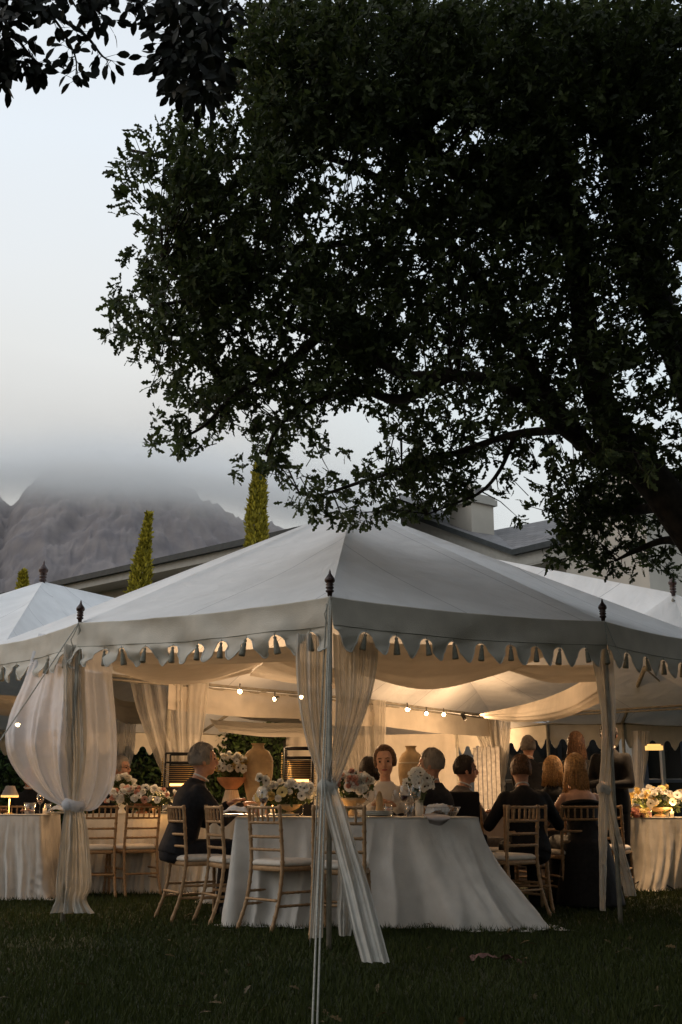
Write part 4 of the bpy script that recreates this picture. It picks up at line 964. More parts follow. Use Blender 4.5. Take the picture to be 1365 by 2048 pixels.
# ---------------------------------------------------------------- chairs
def turned(pts, r, n=40, step=.075, seg=8):
    P = cat_rom(np.array(pts, float), n); L = np.concatenate([[0], np.cumsum(np.linalg.norm(np.diff(P, axis=0), axis=1))])
    rr = [r * (1 + .32 * math.exp(-((l % step - step / 2) / .006) ** 2)) for l in L]
    mb = MB(); mb.tube(P, rr, seg); return mb
def make_chair(label, grp='bamboo-style chairs at the tables'):
    T = thing('banquet_chair', label, 'chair', group=grp); W2 = .175; m = M['chair']; H = .87
    for s in (-1, 1):
        ob('back_post', turned([(s * (W2 + .012), -.11, 0), (s * (W2 + .004), -.035, .20), (s * W2, 0, .44), (s * W2, -.012, .64), (s * W2, -.035, H)], .0135, 70), m, T)
        ob('front_leg', turned([(s * (W2 + .03), .40, 0), (s * (W2 + .02), .385, .42)], .0135, 36), m, T)
    def bar(nm, a, b, r=.0095, n=30, bow=0.):
        a = np.array(a, float); b = np.array(b, float); return ob(nm, turned([a, (a + b) / 2 + [0, -bow, 0], b], r, n, .05, 7), m, T)
    by = lambda z: np.interp(z, [.44, .64, H], [0, -.012, -.035])
    for z, nm in ((H - .018, 'top_rail'), (.745, 'back_rail'), (.645, 'back_rail'), (.555, 'back_rail')):
        bar(nm, (-W2, by(z), z), (W2, by(z), z), .0105, bow=.02)
    for k in range(5):
        x = -W2 + (k + 1) * 2 * W2 / 6; c = .02 * (1 - (x / W2) ** 2)
        bar('spindle', (x, by(.745) - c, .745), (x, by(H) - c, H - .018), .0075, 14)
    for z, y0, nm in ((.17, None, 'stretcher'),):
        bar(nm, (-W2, -.045, .21), (W2, -.045, .21)); bar(nm, (-W2 - .02, .39, .20), (W2 + .02, .39, .20))
        for s in (-1, 1): bar(nm, (s * (W2 + .005), -.05, .17), (s * (W2 + .025), .392, .17)); bar(nm, (s * (W2 + .005), -.028, .26), (s * (W2 + .022), .39, .26))
    P = []; sw = W2 + .018
    def outline(sc, z):
        q = []
        for a in np.arange(32) * 2 * PI / 32:
            c, s = math.cos(a), math.sin(a); e = .35
            x = abs(c) ** e * np.sign(c) * (sw + .012 * (s > 0)) * sc; y = .19 + abs(s) ** e * np.sign(s) * .205 * sc; q.append((x, y, z))
        return q
    mb = MB(); mb.grid(np.array([outline(.3, .405), outline(.98, .405), outline(1, .412), outline(1, .432), outline(.97, .44), outline(.3, .44)]), closed=True); ob('seat_frame', mb, m, T)
    mb = MB(); mb.grid(np.array([outline(.9, .440), outline(.985, .445), outline(1.01, .458), outline(.985, .472), outline(.88, .484), outline(.6, .490), outline(.05, .492)]), closed=True); ob('seat_cushion', mb, M['cushion'], T)
    return T
def cpos(px, py, f, Y=None):
    f = nrm((*f, 0)); p = Pz(px, py, 0) if Y is None else np.array([*Py(px, 1700, Y)[:2], 0])
    return p + f * .11, math.atan2(-f[0], f[1]), f
CH = [((508, 1862), (.72, .69), None, 'bamboo chair turned half right, empty, between the seated man and the front pole'),
      ((326, 1840), (.88, .47), None, 'leftmost of the front row of bamboo chairs, with the dark-suited man on it'),
      ((402, 1848), (.90, .43), None, 'empty bamboo chair directly in front of the dark-suited man'),
      ((677, 1880), (.04, 1), None, 'empty bamboo chair just behind the nearest pole, facing the front table'),
      ((192, 1797), (-.35, .94), None, 'bamboo chair half hidden by the hanging left curtain'),
      ((287, 1793), (-.55, .84), None, 'bamboo chair with its seat turned left, beside the warm lit cloth'),
      ((1070, 1838), (-.62, .79), None, 'nearer empty bamboo chair beside the windswept tablecloth'),
      ((1112, 1806), (-.22, .98), None, 'farther bamboo chair before the woman in black, with a folded napkin'),
      ((1214, 1797), (.35, .94), None, 'bamboo chair behind the right front pole'),
      ((20, 1), (.1, -1), 12.9, 'dark bamboo chair at the left edge, beyond the white table'),
      ((1262, 1), (.5, .8), 14.4, 'bamboo chair seen between the slanting curtain and the golden cloth'),
      ((775, 1), (-.1, -1), 10.45, 'chair under the smiling woman behind the front table'),
      ((880, 1), (-.75, .65), 9.8, 'chair under the grey-haired man at the right end of the front table'),
      ((1058, 1), (-.05, 1), 9.98, 'chair under the hunched man right of the brightest drape'),
      ((1172, 1), (-.15, 1), 10.35, 'chair under the woman in the strapless black dress'),
      ((925, 1), (.8, .6), 10.9, 'chair under the man with short dark hair facing right')]
ch0 = make_chair(CH[0][3]); chairs = []
for i, (p, f, Y, lab) in enumerate(CH):
    pos, rz, fv = cpos(p[0], p[1], f, Y)
    if i == 0: ch0.location = tuple(pos); ch0.rotation_euler = (0, 0, rz); c = ch0
    else: c = dup(ch0, pos, rz, lab)
    chairs.append((pos, fv, rz))

# ---------------------------------------------------------------- people
def remesh(mb, voxel, smooth=4, extra=None):
    me = mb.mesh('tmp'); o = bpy.data.objects.new('tmp', me); C.objects.link(o)
    r = o.modifiers.new('r', 'REMESH'); r.mode = 'VOXEL'; r.voxel_size = voxel; r.use_smooth_shade = True
    s = o.modifiers.new('s', 'SMOOTH'); s.iterations = smooth; s.factor = .5
    dg = bpy.context.evaluated_depsgraph_get(); m2 = bpy.data.meshes.new_from_object(o.evaluated_get(dg)); bpy.data.objects.remove(o); bpy.data.meshes.remove(me)
    m2.polygons.foreach_set('use_smooth', [True] * len(m2.polygons)); return m2
def merge_mesh(me, mb):
    import bmesh
    b = bmesh.new(); b.from_mesh(me); t = mb.mesh('tmp'); b.from_mesh(t); b.to_mesh(me); b.free(); bpy.data.meshes.remove(t); me.polygons.foreach_set('use_smooth', [True] * len(me.polygons)); return me
def capsule(mb, a, b, ra, rb, mid=None, rm=None, seg=12):
    pts = [a, b] if mid is None else [a, mid, b]; rr = [ra, rb] if mid is None else [ra, rm, rb]
    P = cat_rom(np.array(pts, float), 9); Rr = np.interp(np.linspace(0, 1, 9), np.linspace(0, 1, len(rr)), rr)
    mb.tube(P, Rr, seg); mb.ball(a, ra, seg, 8); mb.ball(b, rb, seg, 8)
def loft(mb, secs, seg=20, mi=0):
    """secs: (centre, x axis, y axis, rx, ry)"""
    P = [[c + np.asarray(xa) * (rx * math.cos(q)) + np.asarray(ya) * (ry * (abs(math.sin(q)) ** .9) * np.sign(math.sin(q))) for q in np.arange(seg) * 2 * PI / seg] for c, xa, ya, rx, ry in secs]
    b0 = len(mb.v); mb.grid(cat_rom(np.array(P), len(P) * 3), mi, closed=True); k = len(P) * 3
    mb.f.append(tuple(b0 + i for i in range(seg))[::-1]); mb.m.append(mi); mb.f.append(tuple(b0 + (k - 1) * seg + i for i in range(seg))); mb.m.append(mi)
def ik(a, t, l1, l2, pole):
    a, t = np.array(a, float), np.array(t, float); d = t - a; D = min(np.linalg.norm(d), (l1 + l2) * .995); n = nrm(d)
    x = (l1 * l1 - l2 * l2 + D * D) / (2 * D); h = math.sqrt(max(0, l1 * l1 - x * x)); p = np.array(pole, float); p = nrm(p - n * np.dot(p, n))
    return a + n * x + p * h, a + n * D
def hand(mb, w, d, pn, side):
    d = nrm(d); pn = np.asarray(pn, float); s = nrm(np.cross(d, pn)); pn = np.cross(s, d)
    Mx = np.array([s, d, pn]).T
    mb.ball(w + d * .045, (.040, .050, .016), 12, 8, M=Mx)
    for k, (o, L) in enumerate(((-.030, .068), (-.010, .078), (.010, .074), (.030, .058))):
        b0 = w + d * .080 + s * o; m1 = b0 + d * L * .45 + s * o * .15 - pn * .008; m2 = b0 + d * L * .95 + s * o * .2 - pn * .028
        mb.tube(cat_rom(np.array([w + d * .05 + s * o * .8, b0, m1, m2]), 9), [.0095] * 6 + [.0085, .008, .005], 8)
    t0 = w + d * .02 + s * side * .028; mb.tube(cat_rom(np.array([t0, t0 + d * .03 + s * side * .026 - pn * .01, t0 + d * .062 + s * side * .036 - pn * .02]), 8), [.013, .012, .011, .010, .010, .009, .008, .005], 8)
def figure(label, loc, face, pose='sit', sc=1.0, lean=8, hy=0, hp=0, ht=0, hands=None, top='suit', hair='grey_hair', style='short', skin='skin', seat=.50, dress=False, female=False, glasses=False, shawl=False, turn=0, hairlen=.3):
    f = nrm((*face, 0)); T = thing('person', label, 'person', (loc[0], loc[1], 0), math.atan2(-f[0], f[1])); T.scale = (sc,) * 3
    hip = np.array([0, 0, seat if pose == 'sit' else .93]); la = R(lean); up = np.array([0, math.sin(la), math.cos(la)]); fw = np.array([0, math.cos(la), -math.sin(la)]); xs = np.array([1., 0, 0])
    ta = R(turn); xa = np.array([math.cos(ta), math.sin(ta), 0]); fa = np.cross(up, xa) * 1.0; fa = nrm(fa)
    sw = .175 if female else .195; ch = .88 if female else 1.0
    nb = hip + up * .52 + fw * .005; hc = hip + up * .50
    nk = nb + up * .10 + fw * .02; hd = nk + np.array([0, .015, 1.0]) * .080 + up * .012
    sh = {s: hc - up * .045 + xa * s * (sw - .03) for s in (-1, 1)}
    sec = lambda d, rx, ry, tw: (hip + up * d, nrm(xs * (1 - tw) + xa * tw), fw if tw < .5 else fa, rx, ry)
    body = MB()
    loft(body, [sec(-.08, .14 * ch, .11, 0), sec(.0, .165, .125, 0), sec(.12, .150 * ch, .11, .3), sec(.24, .145 * ch, .105, .6), sec(.36, .168 * ch, .118 * ch, 1), sec(.45, .165 * ch, .105, 1), sec(.50, .12 * ch, .08, 1), sec(.54, .062, .058, 1)])
    capsule(body, hip + up * .50, nk + up * .03, .058 if not female else .047, .052 if not female else .044)
    # arms
    arm = {}
    for s in (-1, 1):
        tgt = (hands or {}).get(s, (s * .12, .40, .80 if pose == 'sit' else .82)); el, wr = ik(sh[s], tgt, .29, .255, (s * .7, -.25, -1))
        arm[s] = (el, wr); k = .82 if female else 1
        capsule(body, sh[s], el, .050 * k, .038 * k); capsule(body, el, wr, .038 * k, .026 * k, (el + wr) / 2, .036 * k)
    # legs
    leg = {}
    for s in (-1, 1):
        hj = hip + xs * s * .09 + [0, 0, -.02]
        if pose == 'sit': kn = np.array([s * .12, .44, seat + .01]); an = np.array([s * .11, .40, .08])
        else: kn = hip + [s * .095, .03, -.43]; an = np.array([s * .10, -.02, .08])
        leg[s] = (hj, kn, an); capsule(body, hj, kn, .082, .054, (hj + kn) / 2, .072); capsule(body, kn, an, .054, .035, kn * .65 + an * .35, .056)
        body.tube([an + [0, -.04, -.045], an + [0, .05, -.045], an + [0, .16, -.06]], [.035, .035, .022], 10)
    # head
    Hm = Matrix.Rotation(R(hy), 3, 'Z') @ Matrix.Rotation(R(ht), 3, 'Y') @ Matrix.Rotation(R(-hp), 3, 'X'); Hn = np.array(Hm)
    hs = 1.09; L = lambda *p: hd + Hn @ (np.array(p, float) * hs)
    def hb(mb, c, r, seg=20, rings=14): mb.ball(L(*c), np.array(r) * hs, seg, rings, M=Hn)
    head = MB(); hb(head, (0, -.008, .018), (.074, .094, .100)); hb(head, (0, .020, -.042), (.058, .066, .064)); hb(head, (0, .050, -.082), (.030, .028, .026), 12, 8)
    hb(head, (0, .070, .034), (.052, .020, .014), 14, 8)
    for s in (-1, 1): hb(head, (s * .036, .058, -.030), (.026, .026, .026), 12, 8); hb(head, (s * .077, -.008, -.012), (.010, .020, .031), 10, 8)
    head.tube([L(0, .078, .028), L(0, .096, -.004), L(0, .106, -.026)], [.009, .011, .014], 10); hb(head, (0, .099, -.030), (.017, .014, .011), 10, 8)
    head.tube([nk, L(0, -.02, -.05)], [.060 if not female else .048, .058 if not female else .048], 14)
    allb = MB(); allb.v = body.v + head.v; allb.f = body.f + [tuple(i + len(body.v) for i in q) for q in head.f]; allb.m = [0] * len(allb.f)
    me = remesh(allb, .0075 if 'facing the camera' in label else .0105, 3)
    hm = MB()
    for s in (-1, 1):
        el, wr = arm[s]; hand(hm, wr, wr - el + np.array([0, .05, -.02]), (0, 0, 1), -s)
    merge_mesh(me, hm); me.materials.append(M[skin]); me.name = 'body'; ob('body', me, None, T)
    mb = MB()
    for s in (-1, 1): hb(mb, (s * .031, .0735, .006), (.011, .008, .0075), 10, 8)
    ob('eyes', mb, M['eye'], T)
    mb = MB(); hb(mb, (0, .0835, -.058), (.024, .010, .0075), 12, 8); ob('lips', mb, M['lips'], T)
    mb = MB()
    for s in (-1, 1): mb.tube([L(s * .014, .086, .028), L(s * .032, .084, .033), L(s * .050, .070, .028)], [.0035, .0045, .002], 6)
    # hair
    n = 26; Gh = np.zeros((18, n, 3)); hh = mb
    for i in range(18):
        a = PI * i / 17 * .99 + .005
        for j in range(n):
            q = 2 * PI * j / n; d = np.array([math.sin(a) * math.sin(q), -math.sin(a) * math.cos(q), math.cos(a)])
            p = d * [.074, .094, .100] * 1.0; th = .013 if style == 'short' else .020
            if style == 'bald': th = .003 if p[2] > .05 else .010
            facef = max(0, min(1, (p[1] - .030) / .03)) * max(0, min(1, ((.082 if style == 'bun' else .062) - p[2]) / .02)); low = max(0, min(1, (-.045 - p[2]) / .02))
            th = th * (1 - max(facef, low)) - .012 * max(facef, low); th += .004 * noise.noise(Vector((d[0] * 5, d[1] * 5, d[2] * 5 + len(label))))
            Gh[i, j] = L(*(np.array([0, -.008, .018]) + p + d * th))
    hh.grid(Gh, closed=True)
    rr = np.random.default_rng(len(label))
    if style in ('long', 'bun', 'short', 'bob'):
        ns = {'long': 260, 'bob': 200, 'bun': 0, 'short': 220}[style]
        for _ in range(ns):
            a = rr.uniform(.05, 1.75 if style != 'short' else 1.6); q = rr.uniform(-2.5, 2.5) if style != 'short' else rr.uniform(-2.3, 2.3)
            pts = []; c0 = np.array([0, -.008, .018])
            a0 = rr.uniform(0, .5) if style != 'short' else a
            steps = np.linspace(a0, max(a0 + .3, 1.75), 6) if style != 'short' else np.linspace(a, a + .35, 3)
            ex = 1.16 + rr.uniform(-.02, .05) if style != 'short' else 1.13 + rr.uniform(-.01, .05) ** 1
            for st in steps:
                d = np.array([math.sin(st) * math.sin(q), -math.sin(st) * math.cos(q), math.cos(st)]); pts.append(L(*(c0 + d * [.074, .094, .100] * ex)))
            if style in ('long', 'bob'):
                e = pts[-1]; ll = hairlen * rr.uniform(.75, 1.05) * (1 if style == 'long' else .45); o = nrm((e - hd) * [1, 1, 0])
                pts += [e + o * .01 + np.array([rr.normal(0, .006), rr.normal(0, .006), -ll * .45]), e + o * rr.uniform(-.02, .015) + np.array([rr.normal(0, .012), rr.normal(0, .012), -ll])]
            hh.tube(pts, np.linspace(.0075, .003, len(pts)) if style != 'short' else [.003, .003, .0012], 4)
    if style == 'bun': hb(hh, (0, -.115, .03), (.036, .032, .036), 12, 8)
    ob('hair', hh, M[hair], T)
    if glasses:
        mb = MB()
        for s in (-1, 1):
            mb.tube([L(s * .031 + .022 * math.cos(q), .094, .004 + .016 * math.sin(q)) for q in np.linspace(0, 2 * PI, 15)], .002, 5); mb.tube([L(s * .052, .092, .008), L(s * .078, .05, .008), L(s * .080, -.01, .004)], .002, 5)
        mb.tube([L(-.010, .095, .006), L(.010, .095, .006)], .002, 5); ob('glasses', mb, M['black'], T)
    # clothes
    m = M[top]
    if not dress:
        c = MB(); k = 1.13
        loft(c, [sec(-.13 if pose != 'sit' else -.05, .185, .145, 0), sec(.0, .185, .145, 0), sec(.12, .170 * ch, .130, .3), sec(.24, .168 * ch, .126, .6), sec(.36, .192 * ch, .138 * ch, 1), sec(.45, .185 * ch, .122, 1), sec(.495, .135 * ch, .092, 1), sec(.53, .078, .076, 1), sec(.555, .066, .066, 1)])
        for s in (-1, 1):
            el, wr = arm[s]; capsule(c, sh[s] - up * .005, el, .068, .052); capsule(c, el, el + (wr - el) * .93, .052, .040)
        ob('jacket' if not shawl else 'blouse', remesh(c, .017, 3), m, T)
        if not shawl:
            mb = MB(); mb.tube([nk - up * .046 + xa * .056 * math.cos(q) + fa * .058 * math.sin(q) - np.array([0, 0, .012]) * math.sin(q) for q in np.linspace(0, 2 * PI, 20)], .008, 7); ob('collar', mb, M['shirt'], T)
        c = MB()
        loft(c, [sec(-.11, .13, .12, 0), sec(-.02, .178, .138, 0), sec(.08, .165, .125, 0)])
        for s in (-1, 1):
            hj, kn, an = leg[s]; capsule(c, hj, kn, .098, .070); capsule(c, kn, an + [0, 0, .0], .070, .055)
        ob('trousers', remesh(c, .020, 3), m if not shawl else M['linen'], T)
        mb = MB()
        for s in (-1, 1): an = leg[s][2]; mb.tube([an + [0, -.07, -.04], an + [0, .04, -.035], an + [0, .13, -.05], an + [0, .20, -.06]], [.035, .045, .038, .02], 10)
        ob('shoes', mb, M['black_cloth'], T)
    else:
        c = MB()
        loft(c, [sec(.385, .180 * ch, .128 * ch, 1), sec(.34, .180 * ch, .132 * ch, 1), sec(.24, .160 * ch, .118, .6), sec(.12, .165 * ch, .125, .3), sec(0, .19, .15, 0)])
        if pose == 'sit':
            for s in (-1, 1): hj, kn, an = leg[s]; capsule(c, hj, kn, .13, .10); capsule(c, kn, an, .10, .12)
            loft(c, [(np.array([0, .02, seat + .06]), xs, np.array([0, 1., 0]), .20, .17), (np.array([0, .0, .30]), xs, np.array([0, 1., 0]), .25, .24), (np.array([0, -.02, .02]), xs, np.array([0, 1., 0]), .30, .30)])
        else:
            z0 = hip[2]; loft(c, [(np.array([0, 0, z0 + .02]), xs, fw * [0, 1, 0], .19, .15), (np.array([0, .0, z0 - .25]), xs, fw * [0, 1, 0], .21, .18), (np.array([0, 0, .45]), xs, fw * [0, 1, 0], .24, .21), (np.array([0, 0, .02]), xs, fw * [0, 1, 0], .30, .28)])
        ob('dress', remesh(c, .017, 3), m, T)
        mb = MB(); mb.tube([hip + up * .385 + nrm(xa) * .186 * ch * math.cos(q) + fa * .136 * ch * math.sin(q) for q in np.linspace(0, 2 * PI, 25)], .02, 8); ob('neckline_cuff', mb, m, T)
    if shawl:
        mb = MB(); pts = []
        for q in np.linspace(-.2 * PI, 1.2 * PI, 22): pts.append(hip + up * (.475 - .02 * math.sin(q)) + xa * .175 * math.cos(q) + fa * (-.115 * math.sin(q)))
        for k in range(3): mb.tube([p - up * .045 * k + nrm(p - hip - up * .4) * .014 * k for p in pts], [.038 + .010 * math.sin(i * 1.7 + k) for i in range(len(pts))], 9)
        ob('ruffled_shawl', remesh(mb, .012, 2), M['shirt'], T)
    return T
def at(px, Y): return Py(px, 1650, Y)[:2]
c1p, c1f, _ = chairs[1]
figure('grey-haired man in a dark suit, seated left of the front table', (c1p + np.array([-.03, .16, 0]))[:2], (.93, .37), sc=1.04, lean=15, hp=-2, hy=-6, hands={-1: (-.08, .42, .84), 1: (.10, .48, .83)}, top='suit', style='short')
figure('older guest in glasses seated beyond the flowers, right of the ballooning curtain', at(222, 13.6), (.95, -.25), lean=6, hair='grey_hair', glasses=True, top='suit_black', sc=1.03, seat=.54)
figure('dark-clothed guest at the left edge, mostly behind the ballooning curtain', at(62, 13.2), (-.3, -1), lean=5, hair='dark_hair', top='suit_black', hands={-1: (-.2, .3, .8), 1: (.15, .33, .8)})
figure('smiling woman in a white ruffled top with pulled-back hair, facing the camera', at(772, 10.25), (-.05, -1), lean=4, hair='brown_hair', style='bun', skin='skin_pale', female=True, shawl=True, top='linen', sc=1.02, hy=-6, hp=3, ht=4, hands={-1: (-.08, .30, .84), 1: (.10, .28, .85)})
figure('guest with a round head of black hair seen from behind, left of the smiling woman', at(738, 12.0), (.05, 1), lean=5, hair='dark_hair', style='bob', hairlen=.2, top='suit_black', female=True)
figure('grey-haired man in a dark suit at the right end of the front table, turned away', at(884, 10.0), (-.85, .45), lean=6, hair='grey_hair', top='suit', hands={-1: (-.12, .40, .82), 1: (.05, .42, .82)}, hy=10)
figure('man with short dark hair and a brown-grey jacket, his face turned right', at(906, 11.1), (.85, .35), lean=12, hair='dark_hair', top='suit_grey', hy=-18, sc=1.0)
figure('man in a dark suit hunched over with his elbow out, right of the brightest drape', at(1058, 10.1), (-.05, 1), 'sit', lean=20, hair='brown_hair', top='suit_black', sc=1.0, hy=0, hp=4, hands={-1: (-.22, .30, .80), 1: (.20, .40, .86)})
figure('standing guest whose fair hair is rim-lit, behind the bending man', at(1060, 13.4), (.3, 1), 'stand', lean=12, hair='grey_hair', style='short', top='suit_black', sc=.94)
figure('standing woman with long wavy brown hair, behind the blond woman', at(1162, 13.4), (.2, 1), 'stand', lean=8, hair='brown_hair', style='long', hairlen=.30, top='dress', female=True, sc=.955, hy=-25)
figure('blond guest resting her head on one hand, low between the standing people', at(1104, 12.2), (.45, .9), lean=10, hair='blond_hair', style='bob', hairlen=.36, skin='skin_pale', female=True, top='suit_black', hands={1: (.16, .22, 1.0), -1: (-.1, .4, .8)}, sc=1.02)
figure('blond woman in a strapless black dress, her bare shoulders to the camera', at(1172, 10.5), (-.15, 1), 'sit', lean=16, hair='blond_hair', style='long', hairlen=.27, skin='skin_pale', female=True, dress=True, top='dress', sc=1.0, hp=4, hands={-1: (-.20, .42, .82), 1: (.20, .40, .82)})
figure('standing man in a black suit with clasped hands, head behind the right curtain', at(1231, 12.6), (-.5, -.85), 'stand', lean=2, hair='dark_hair', top='suit_black', sc=.98, hands={-1: (-.04, .26, 1.10), 1: (.05, .25, 1.12)})

# ---------------------------------------------------------------- flowers
def petal_flower(kind):
    mb = MB(); r = .038
    if kind == 'cosmos':
        for k in range(7):
            a = 2 * PI * k / 7; ca, sa = math.cos(a), math.sin(a)
            P = []
            for t, w, z in ((.08, .004, .0), (.45, .013, .006), (.85, .017, .010), (1.0, .010, .006)):
                P.append([(ca * t * r - sa * w * s, sa * t * r + ca * w * s, z + .004 * abs(s)) for s in (-1, 0, 1)])
            mb.grid(np.array(P))
        mb.ball((0, 0, .005), (.008, .008, .006), 8, 5, 1)
    else:
        for ring, (n, rr, zz, tilt) in enumerate(((6, .030, .0, .4), (5, .022, .008, .8), (4, .014, .014, 1.2))):
            for k in range(n):
                a = 2 * PI * (k + .5 * ring) / n; ca, sa = math.cos(a), math.sin(a); P = []
                for t, w in ((0, .006), (.5, .018), (1, .012)):
                    rad = rr * (.25 + .75 * math.sin(t * PI * .5)) ; z = zz + tilt * .022 * t
                    P.append([(ca * rad - sa * w * s, sa * rad + ca * w * s, z + .003 * (1 - abs(s))) for s in (-1, 0, 1)])
                mb.grid(np.array(P))
        mb.ball((0, 0, .016), (.010, .010, .010), 8, 5, 0)
    return mb
FL = {}
for k in ('cosmos', 'rose'):
    for c in ('petal', 'petal_pink', 'petal_yellow'):
        me = petal_flower(k).mesh('flower'); me.materials.append(M[c]); me.materials.append(M['centre']); FL[k, c] = me
def flowers(label, px, py, Y, rad, n, cols, vase=None, kinds=('cosmos', 'rose'), squash=.75, seed=0, cat='flower arrangement', z0=None, stem=.10, size=1.0, name='flower_arrangement'):
    c = Py(px, py, Y); zb = z0 if z0 is not None else .785; T = thing(name, label, cat, (c[0], c[1], zb)); rr = np.random.default_rng(seed + 50)
    cz = c[2] - zb; st = MB(); LP = []
    n = int(n * 1.4)
    for i in range(n):
        d = rr.normal(size=3); d /= np.linalg.norm(d); d[2] = abs(d[2]) * 1.1 - .25; q = d * [rad[0], rad[1], rad[2]] * rr.uniform(.78, 1.12) + [0, 0, cz]
        k = kinds[rr.integers(len(kinds))]; col = cols[rr.integers(len(cols))]
        o = ob('flower', FL[k, col], None, T); o.location = tuple(q); dd = Vector(nrm(d + rr.normal(0, .35, 3) + [0, -.35, .1]))
        o.rotation_euler = dd.to_track_quat('Z', 'Y').to_euler(); s = size * rr.uniform(.75, 1.3); o.scale = (s, s, s)
        st.tube([(0 + q[0] * .15, q[1] * .15, max(.03, cz - rad[2] - stem)), q * .6 + [0, 0, cz * .2], q - np.array(dd) * .004], [.002, .002, .0015], 4, cap=False)
    ob('stems', st, M['stemgreen'], T)
    m_ = int(n * 4); LP = rr.normal(size=(m_, 3)); LP /= np.linalg.norm(LP, axis=1, keepdims=True); LP = LP * np.array(rad) * rr.uniform(.3, .9, (m_, 1)) + [0, 0, cz - rad[2] * .1]
    leaf_cloud('greenery', LP, rand_dir(m_) + [0, 0, .3], rand_dir(m_), .05, OVAL, M['posy'], T, kind='stuff')
    if vase:
        prof, m = vase; mb = MB(); mb.lathe(prof, (0, 0, 0), 24); ob('vase', mb, M[m], T)
    return T
bowl = lambda r, h: [(r * .45, 0), (r * .5, .01), (r * .22, h * .35), (r * .3, h * .45), (r * .9, h * .8), (r, h), (r * .94, h), (r * .8, h * .8), (.001, h * .55)]
flowers('large loose arrangement of white cosmos left of the nearest pole', 580, 1590, 9.30, (.24, .14, .10), 46, ['petal', 'petal', 'petal', 'petal_yellow'], (bowl(.10, .09), 'urn'), seed=1)
flowers('white and blush arrangement in a dark footed bowl, right of the nearest pole', 706, 1572, 9.35, (.18, .12, .12), 40, ['petal', 'petal', 'petal_pink'], (bowl(.11, .14), 'urn'), seed=2)
flowers('tall white cosmos posy among the wine glasses near the bread basket', 838, 1566, 9.30, (.11, .09, .12), 22, ['petal'], ([(.03, 0), (.035, .05), (.03, .11), (.034, .12), (.001, .118)], 'ceramic'), ('cosmos',), seed=3)
flowers('single white bloom on a long stem above the red wine glass', 526, 1562, 9.25, (.035, .03, .02), 3, ['petal'], ([(.02, 0), (.025, .05), (.012, .1), (.014, .12), (.001, .118)], 'ceramic'), seed=4)
flowers('pink and white arrangement on the table behind the left chairs', 285, 1596, 11.90, (.36, .16, .12), 60, ['petal', 'petal', 'petal', 'petal_pink', 'petal'], (bowl(.12, .1), 'terracotta'), seed=5)
flowers('big white bloom cluster beside the ballooning curtain', 246, 1570, 12.50, (.12, .1, .10), 22, ['petal'], (bowl(.10, .14), 'ceramic'), ('rose',), seed=6)
flowers('golden lit flower mound on the right edge table', 1318, 1600, 12.92, (.36, .2, .14), 70, ['petal_yellow', 'petal', 'petal'], (bowl(.14, .1), 'urn'), seed=7, z0=.745)
flowers('pale flowers trailing at the corner of the golden cloth', 1282, 1632, 12.67, (.10, .07, .07), 18, ['petal_pink', 'petal_yellow'], None, seed=8, z0=.745)
# pedestal bowl full of white blooms, and the big urns
pb = at(462, 11.60); ptop = .76
T = thing('pedestal', 'pale fluted pedestal standing between the man and the tall urn', 'pedestal', (*pb, ptop))
mb = MB(); P = []
zt = float(Py(462, 1580, 11.60)[2]) - ptop
for r, z in ((.115, 0), (.11, .01), (.085, zt * .6), (.06, zt)):
    P.append([((r * (1 + .05 * math.cos(18 * q))) * math.cos(q), (r * (1 + .05 * math.cos(18 * q))) * math.sin(q), z) for q in np.arange(108) * 2 * PI / 108])
mb.grid(np.array(P), closed=True); ob('fluted_base', mb, M['plaster'], T)
ft = flowers('cluster of white blooms in an orange clay bowl on the fluted pedestal', 464, 1532, 11.20, (.15, .12, .12), 46, ['petal', 'petal', 'petal_yellow'], None, ('cosmos', 'rose'), seed=9, z0=ptop + zt, stem=.02)
mb = MB(); h = .12; mb.lathe([(.06, 0), (.062, .01), (.10, .04), (.135, .085), (.14, .11), (.13, .11), (.09, .05), (.001, .04)], (0, 0, .001), 26); ob('bowl', mb, M['terracotta'], ft)
def urn(px, ytop, ybot, Y, wpx, label, m='urn', band=None):
    p = Py(px, ytop, Y); z1 = p[2]; z0 = ptop + .10; k = wpx / 2 / (F / (Y * math.cos(TH))); H = z1 - z0
    T = thing('clay_urn', label, 'urn', (p[0], Y, ptop))
    prof = [(.52, 0), (.56, .03), (.80, .25), (.98, .52), (1.0, .66), (.93, .78), (.70, .87), (.44, .91), (.38, .94), (.37, .975), (.45, .99), (.47, 1.0), (.36, 1.0), (.3, .93)]
    mb = MB(); mb.lathe([(r * k, z * H + .10) for r, z in prof], (0, 0, 0), 40); ob('urn_body', mb, M[m], T)
    mb = MB(); mb.lathe([(k * .985 * 1.0, .70 * H + .10), (k * 1.03, .71 * H + .10), (k * .985, .725 * H + .10)], (0, 0, 0), 40, cap=False); ob('rim_band', mb, M[band or m], T)
    mb = MB(); mb.lathe([(k * .80, 0), (k * .82, .01), (k * .55, .10), (k * .50, .102), (.001, .10)], (0, 0, 0), 30); ob('foot', mb, M['terracotta'], T)
    return T
urn(517, 1487, 1600, 11.30, 62, 'tall tan clay urn with a narrow neck behind the front table')
ptop_ = ptop; urn(822, 1492, 1600, 11.90, 52, 'wide clay urn with a pale band behind the grey-haired man', band='plaster')
T = thing('plinth', 'dark plinth under the wide clay urn', 'plinth', (*at(822, 11.90), 0)); mb = MB(); mb.box((-.2, -.2, 0), (.2, .2, ptop - .002)); mb.box((-.22, -.22, ptop - .03), (.22, .22, ptop - .001)); ob('plinth_block', mb, M['black_cloth'], T, smooth=False)

